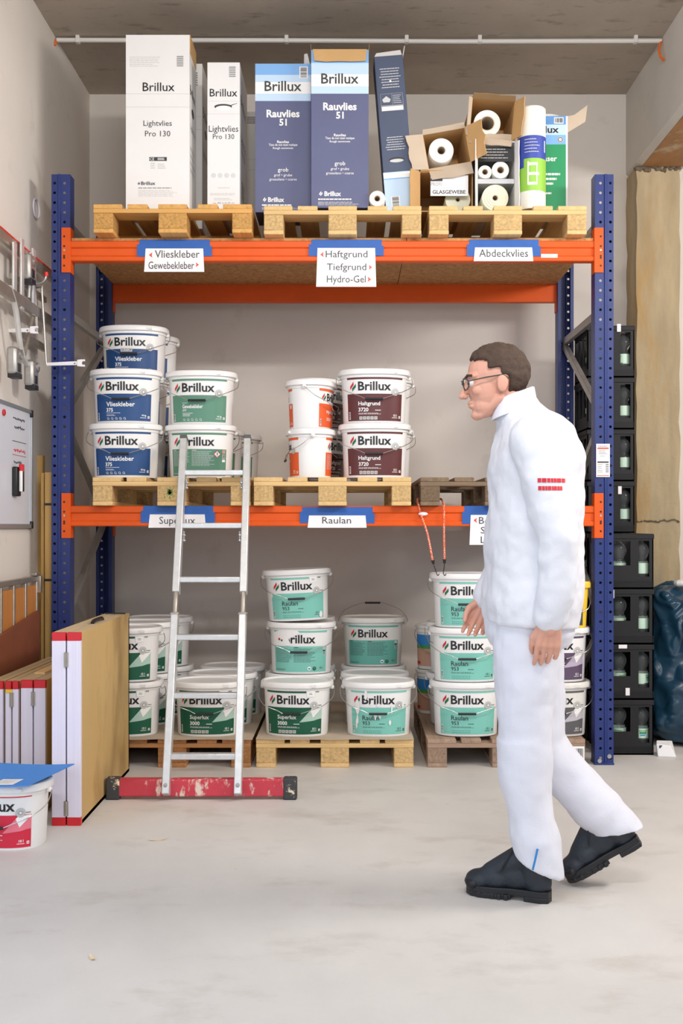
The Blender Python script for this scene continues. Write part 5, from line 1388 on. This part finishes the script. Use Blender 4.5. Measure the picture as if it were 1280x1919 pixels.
tx = bpy.data.textures.new('strands', 'CLOUDS'); tx.noise_scale = .02
md = o.modifiers.new('strands', 'DISPLACE'); md.texture = tx; md.strength = .012; md.texture_coords = 'LOCAL'
# eyes, brows, glasses
for s in (-1, 1):
    e = MB().ball(hp(-.080, s * .030, .006), .0125, 'eye_white').build('eye', man)
    MB().ball(hp(-.0905, s * .030, .005), (.004, .0055, .0055), 'p_black').build('iris', e)
    MB().tube([hp(-.094, s * .014, .028), hp(-.091, s * .032, .032), hp(-.078, s * .050, .027)], .0045, 'hair', 6).build('eyebrow', man)
mb = MB()
for s in (-1, 1):
    c = hp(-.105, s * .033, .004)
    mb.tube([c + tiltR @ Vector((.012 * (abs(math.cos(q * PI / 10)) if math.cos(q * PI / 10) * s > 0 else 0), .027 * math.cos(q * PI / 10), .019 * math.sin(q * PI / 10))) for q in range(21)], .0022, 'p_charcoal', 6)
    mb.tube([hp(-.094, s * .060, .010), hp(-.04, s * .076, .012), hp(.018, s * .081, .012), hp(.034, s * .080, -.004)], .0022, 'p_charcoal', 6)
mb.tube([hp(-.105, -.007, .008), hp(-.109, 0, .011), hp(-.105, .007, .008)], .002, 'p_charcoal', 6)
mb.build('eyeglasses', man)['label'] = 'dark thin-rimmed eyeglasses'
# jacket
def ring(c, rx, ry, n=28, tx=0.0, rz=0.0):
    return [c + Vector((rx * spow(math.cos(2 * PI * k / n), .88), ry * spow(math.sin(2 * PI * k / n), .88), tx * math.cos(2 * PI * k / n))) for k in range(n)]
j = MB(); w = 'jacket_white'
j.loft([ring(Q(996, 1168), .150, .205, tx=-.012), ring(Q(995, 1120), .156, .212), ring(Q(1000, 1040), .150, .205), ring(Q(1003, 950), .152, .212, tx=.01), ring(Q(1003, 875), .150, .218, tx=.02), ring(Q(998, 825), .125, .20, tx=.03), ring(Q(985, 790), .088, .135, tx=.03), ring(Q(972, 768), .070, .082, tx=.022), ring(Q(964, 756), .068, .076, tx=.022)], w)
for sh, el, wr in ((shoL, elbL, wriL), (shoR, elbR, wriR)):
    j.capsule(sh + Vector((.0, 0, -.005)), el, .076, .062, w, 18); j.capsule(el, wr + (el - wr) * .02, .062, .047, w, 18)
    d = (wr - el).normalized(); j.tube([wr - d * .05, wr + d * .006], .046, w, 18)
j.capsule(shoL + Vector((0, .06, .005)), shoR + Vector((0, -.06, .005)), .072, .072, w, 18)
jk = fuse(j, 'jacket', .0065, man, 4, [('jacket_folds', 0, .15, .034), ('jacket_creases', 0, .07, .010)])
# stand-up collar, red print on the sleeve
mb = MB(); rr = []
for dz, r in ((-.03, .078), (.03, .067), (.032, .063), (-.03, .070)):
    rr.append(ring(Q(962, 757) + Vector((.002, 0, dz)), r * .98, r * 1.08, 28, .024))
mb.loft(rr + [rr[0]], w, caps=False); mb.build('collar', man)
mb = MB(); p = Print()
for k, (a, c) in enumerate(((-.050, .105), (-.048, .080))): p.lines(a, .012 - .024 * k, a + c, .028 - .024 * k, 1, 'p_red', 0, .8)
c = Q(1041, 912, -.31)
p.apply(mb, lambda u, v, l: c + Vector((u, 0, v)), .008)
o = mb.build('sleeve_print', man, smooth=0); o['label'] = 'red lettering on the sleeve'
sw = o.modifiers.new('lay_on', 'SHRINKWRAP'); sw.target = jk; sw.wrap_method = 'PROJECT'; sw.use_project_y = True; sw.use_positive_direction = True; sw.use_negative_direction = False; sw.offset = .002
# pocket flap and side seam
# trousers
tr = MB(); q = 'trouser_white'
tr.loft([ring(Q(993, 1085), .128, .178), ring(Q(993, 1140), .142, .188), ring(Q(992, 1185), .138, .185), ring(Q(992, 1205), .12, .165)], q)
for h, k, a in ((hipL, kneL, ankL), (hipR, kneR, ankR)):
    d = (a - k).normalized(); L = (a - k).length; fx = Vector((-1, 0, 0)); fx = (fx - d * fx.dot(d)).normalized(); fy = d.cross(fx)
    tr.capsule(h + Vector((0, 0, -.02)), k, .110, .083, q, 20)
    rr = []
    for t_, rx, ry, sl in ((-.10, .086, .088, 0), (.12, .084, .086, 0), (.4, .076, .078, 0), (.62, .074, .076, -.004), (.80, .080, .078, -.016), (.93, .078, .076, -.034), (1.06, .074, .073, -.046)):
        c_ = k + d * (L * t_) - fx * (.012 * max(0, t_ - .3))
        rr.append([c_ + fx * (rx * math.cos(2 * PI * n_ / 24)) + fy * (ry * math.sin(2 * PI * n_ / 24)) + d * (sl * math.cos(2 * PI * n_ / 24)) for n_ in range(24)])
    tr.loft(rr, q)
tro = fuse(tr, 'trousers', .006, man, 4, [('trouser_folds', 0, .19, .032), ('trouser_creases', 0, .09, .007)])
mb = MB()
hc = ankL + Vector((-.020, -.094, .012)); mb.tube(spline([hc + Vector((.012, .0, .052)), hc + Vector((.004, -.004, .02)), hc + Vector((-.004, -.003, -.014))]), .0035, 'p_sky', 6)
mb.build('hem_stripe', man)['label'] = 'blue stripe on the trouser hem'
# boots
def boot(heel, toe, ank, kne):
    """heel and toe: points on the sole's underside"""
    f = toe - heel; L = f.length; f.normalize(); s = Vector((0, 0, 1)).cross(f).normalized(); u = f.cross(s).normalized()
    P = lambda a, c, h: heel + f * (a * L) + s * c + u * h
    M = Matrix((f, s, u)).transposed()
    mb = MB(); m = 'boot_leather'; k = L / .29
    mb.ball(P(.83, 0, .050 * k), (.052 * k, .047 * k, .034 * k), m, M); mb.ball(P(.66, 0, .062 * k), (.066 * k, .046 * k, .040 * k), m, M)
    mb.ball(P(.42, 0, .075 * k), (.075 * k, .040 * k, .050 * k), m, M); mb.ball(P(.16, 0, .062 * k), (.048 * k, .038 * k, .050 * k), m, M)
    mb.capsule(P(.70, 0, .075 * k), P(.36, 0, .135 * k), .036 * k, .044 * k, m)
    mb.capsule(P(.20, 0, .08 * k), ank + (kne - ank).normalized() * .075, .046 * k, .054 * k, m, 16)
    mb.box(-1e-3, 1e-3, -1e-3, 1e-3, -1e-3, 1e-3, m); mb.v[-8:] = [v + P(.5, 0, .06) for v in mb.v[-8:]]
    o = fuse(mb, 'boot', .0042, man, 5)
    out = [(0.0, 0.0), (.02, .030), (.12, .039), (.30, .036), (.45, .036), (.62, .046), (.78, .049), (.92, .038), (.985, .018), (1.0, 0)]
    poly = [(a * L, c * k) for a, c in out] + [(a * L, -c * k) for a, c in out[-2:0:-1]]
    sm = MB(); sm.prism([(a, c) for a, c in poly], heel + u * .016, f, s, u * .022, 'boot_black')
    sm.prism([(a, c * 1.0) for a, c in poly if a < .36 * L], heel, f, s, u * .018, 'boot_black')
    sm.prism([(a, c) for a, c in poly if a > .42 * L], heel + u * .002, f, s, u * .016, 'boot_black')
    for q_ in (.5, .58, .66, .74, .82, .9):
        for sd in (-1, 1): sm.prism([(-.007, -.004), (.007, -.004), (.007, .004), (-.007, .004)], P(q_, sd * .045 * k * (1 if q_ < .85 else .8), .002), f, s, u * .018, 'boot_black')
    sm.build('sole', o, bevel=.003)
    tc = MB()
    for q_ in range(9):
        a = -.9 + 1.8 * q_ / 8
        tc.ball(P(.80 + .15 * math.cos(a), .043 * k * math.sin(a), .042 * k), (.02, .018, .016), 'boot_black', M, 8, 6)
    tc.build('toe_guard', o, smooth=60)
    lc = MB(); pts = []
    for q_ in range(11):
        w_ = q_ / 10; c0 = P(.66 - .28 * w_, 0, (.112 + .066 * w_) * k); pts.append(c0 + s * ((-1) ** q_ * .020 * k) - u * .006)
    lc.tube(pts, .0028, 'boot_black', 6)
    lc.tube(spline([P(.44, .030, .165 * k), P(.50, .045, .13 * k), P(.56, .045, .095 * k)]), .0025, 'boot_black', 6)
    lc.build('laces', o)
    g_ = MB().ball(P(.60, -.004 + .02, .118 * k), (.008, .005, .005), 'hook_red', M, 8, 6); g_.build('lace_lock', o)['label'] = 'red lace lock'
    return o
boot(hL, tL, ankL, kneL)
boot(hR, tR, ankR, kneR)
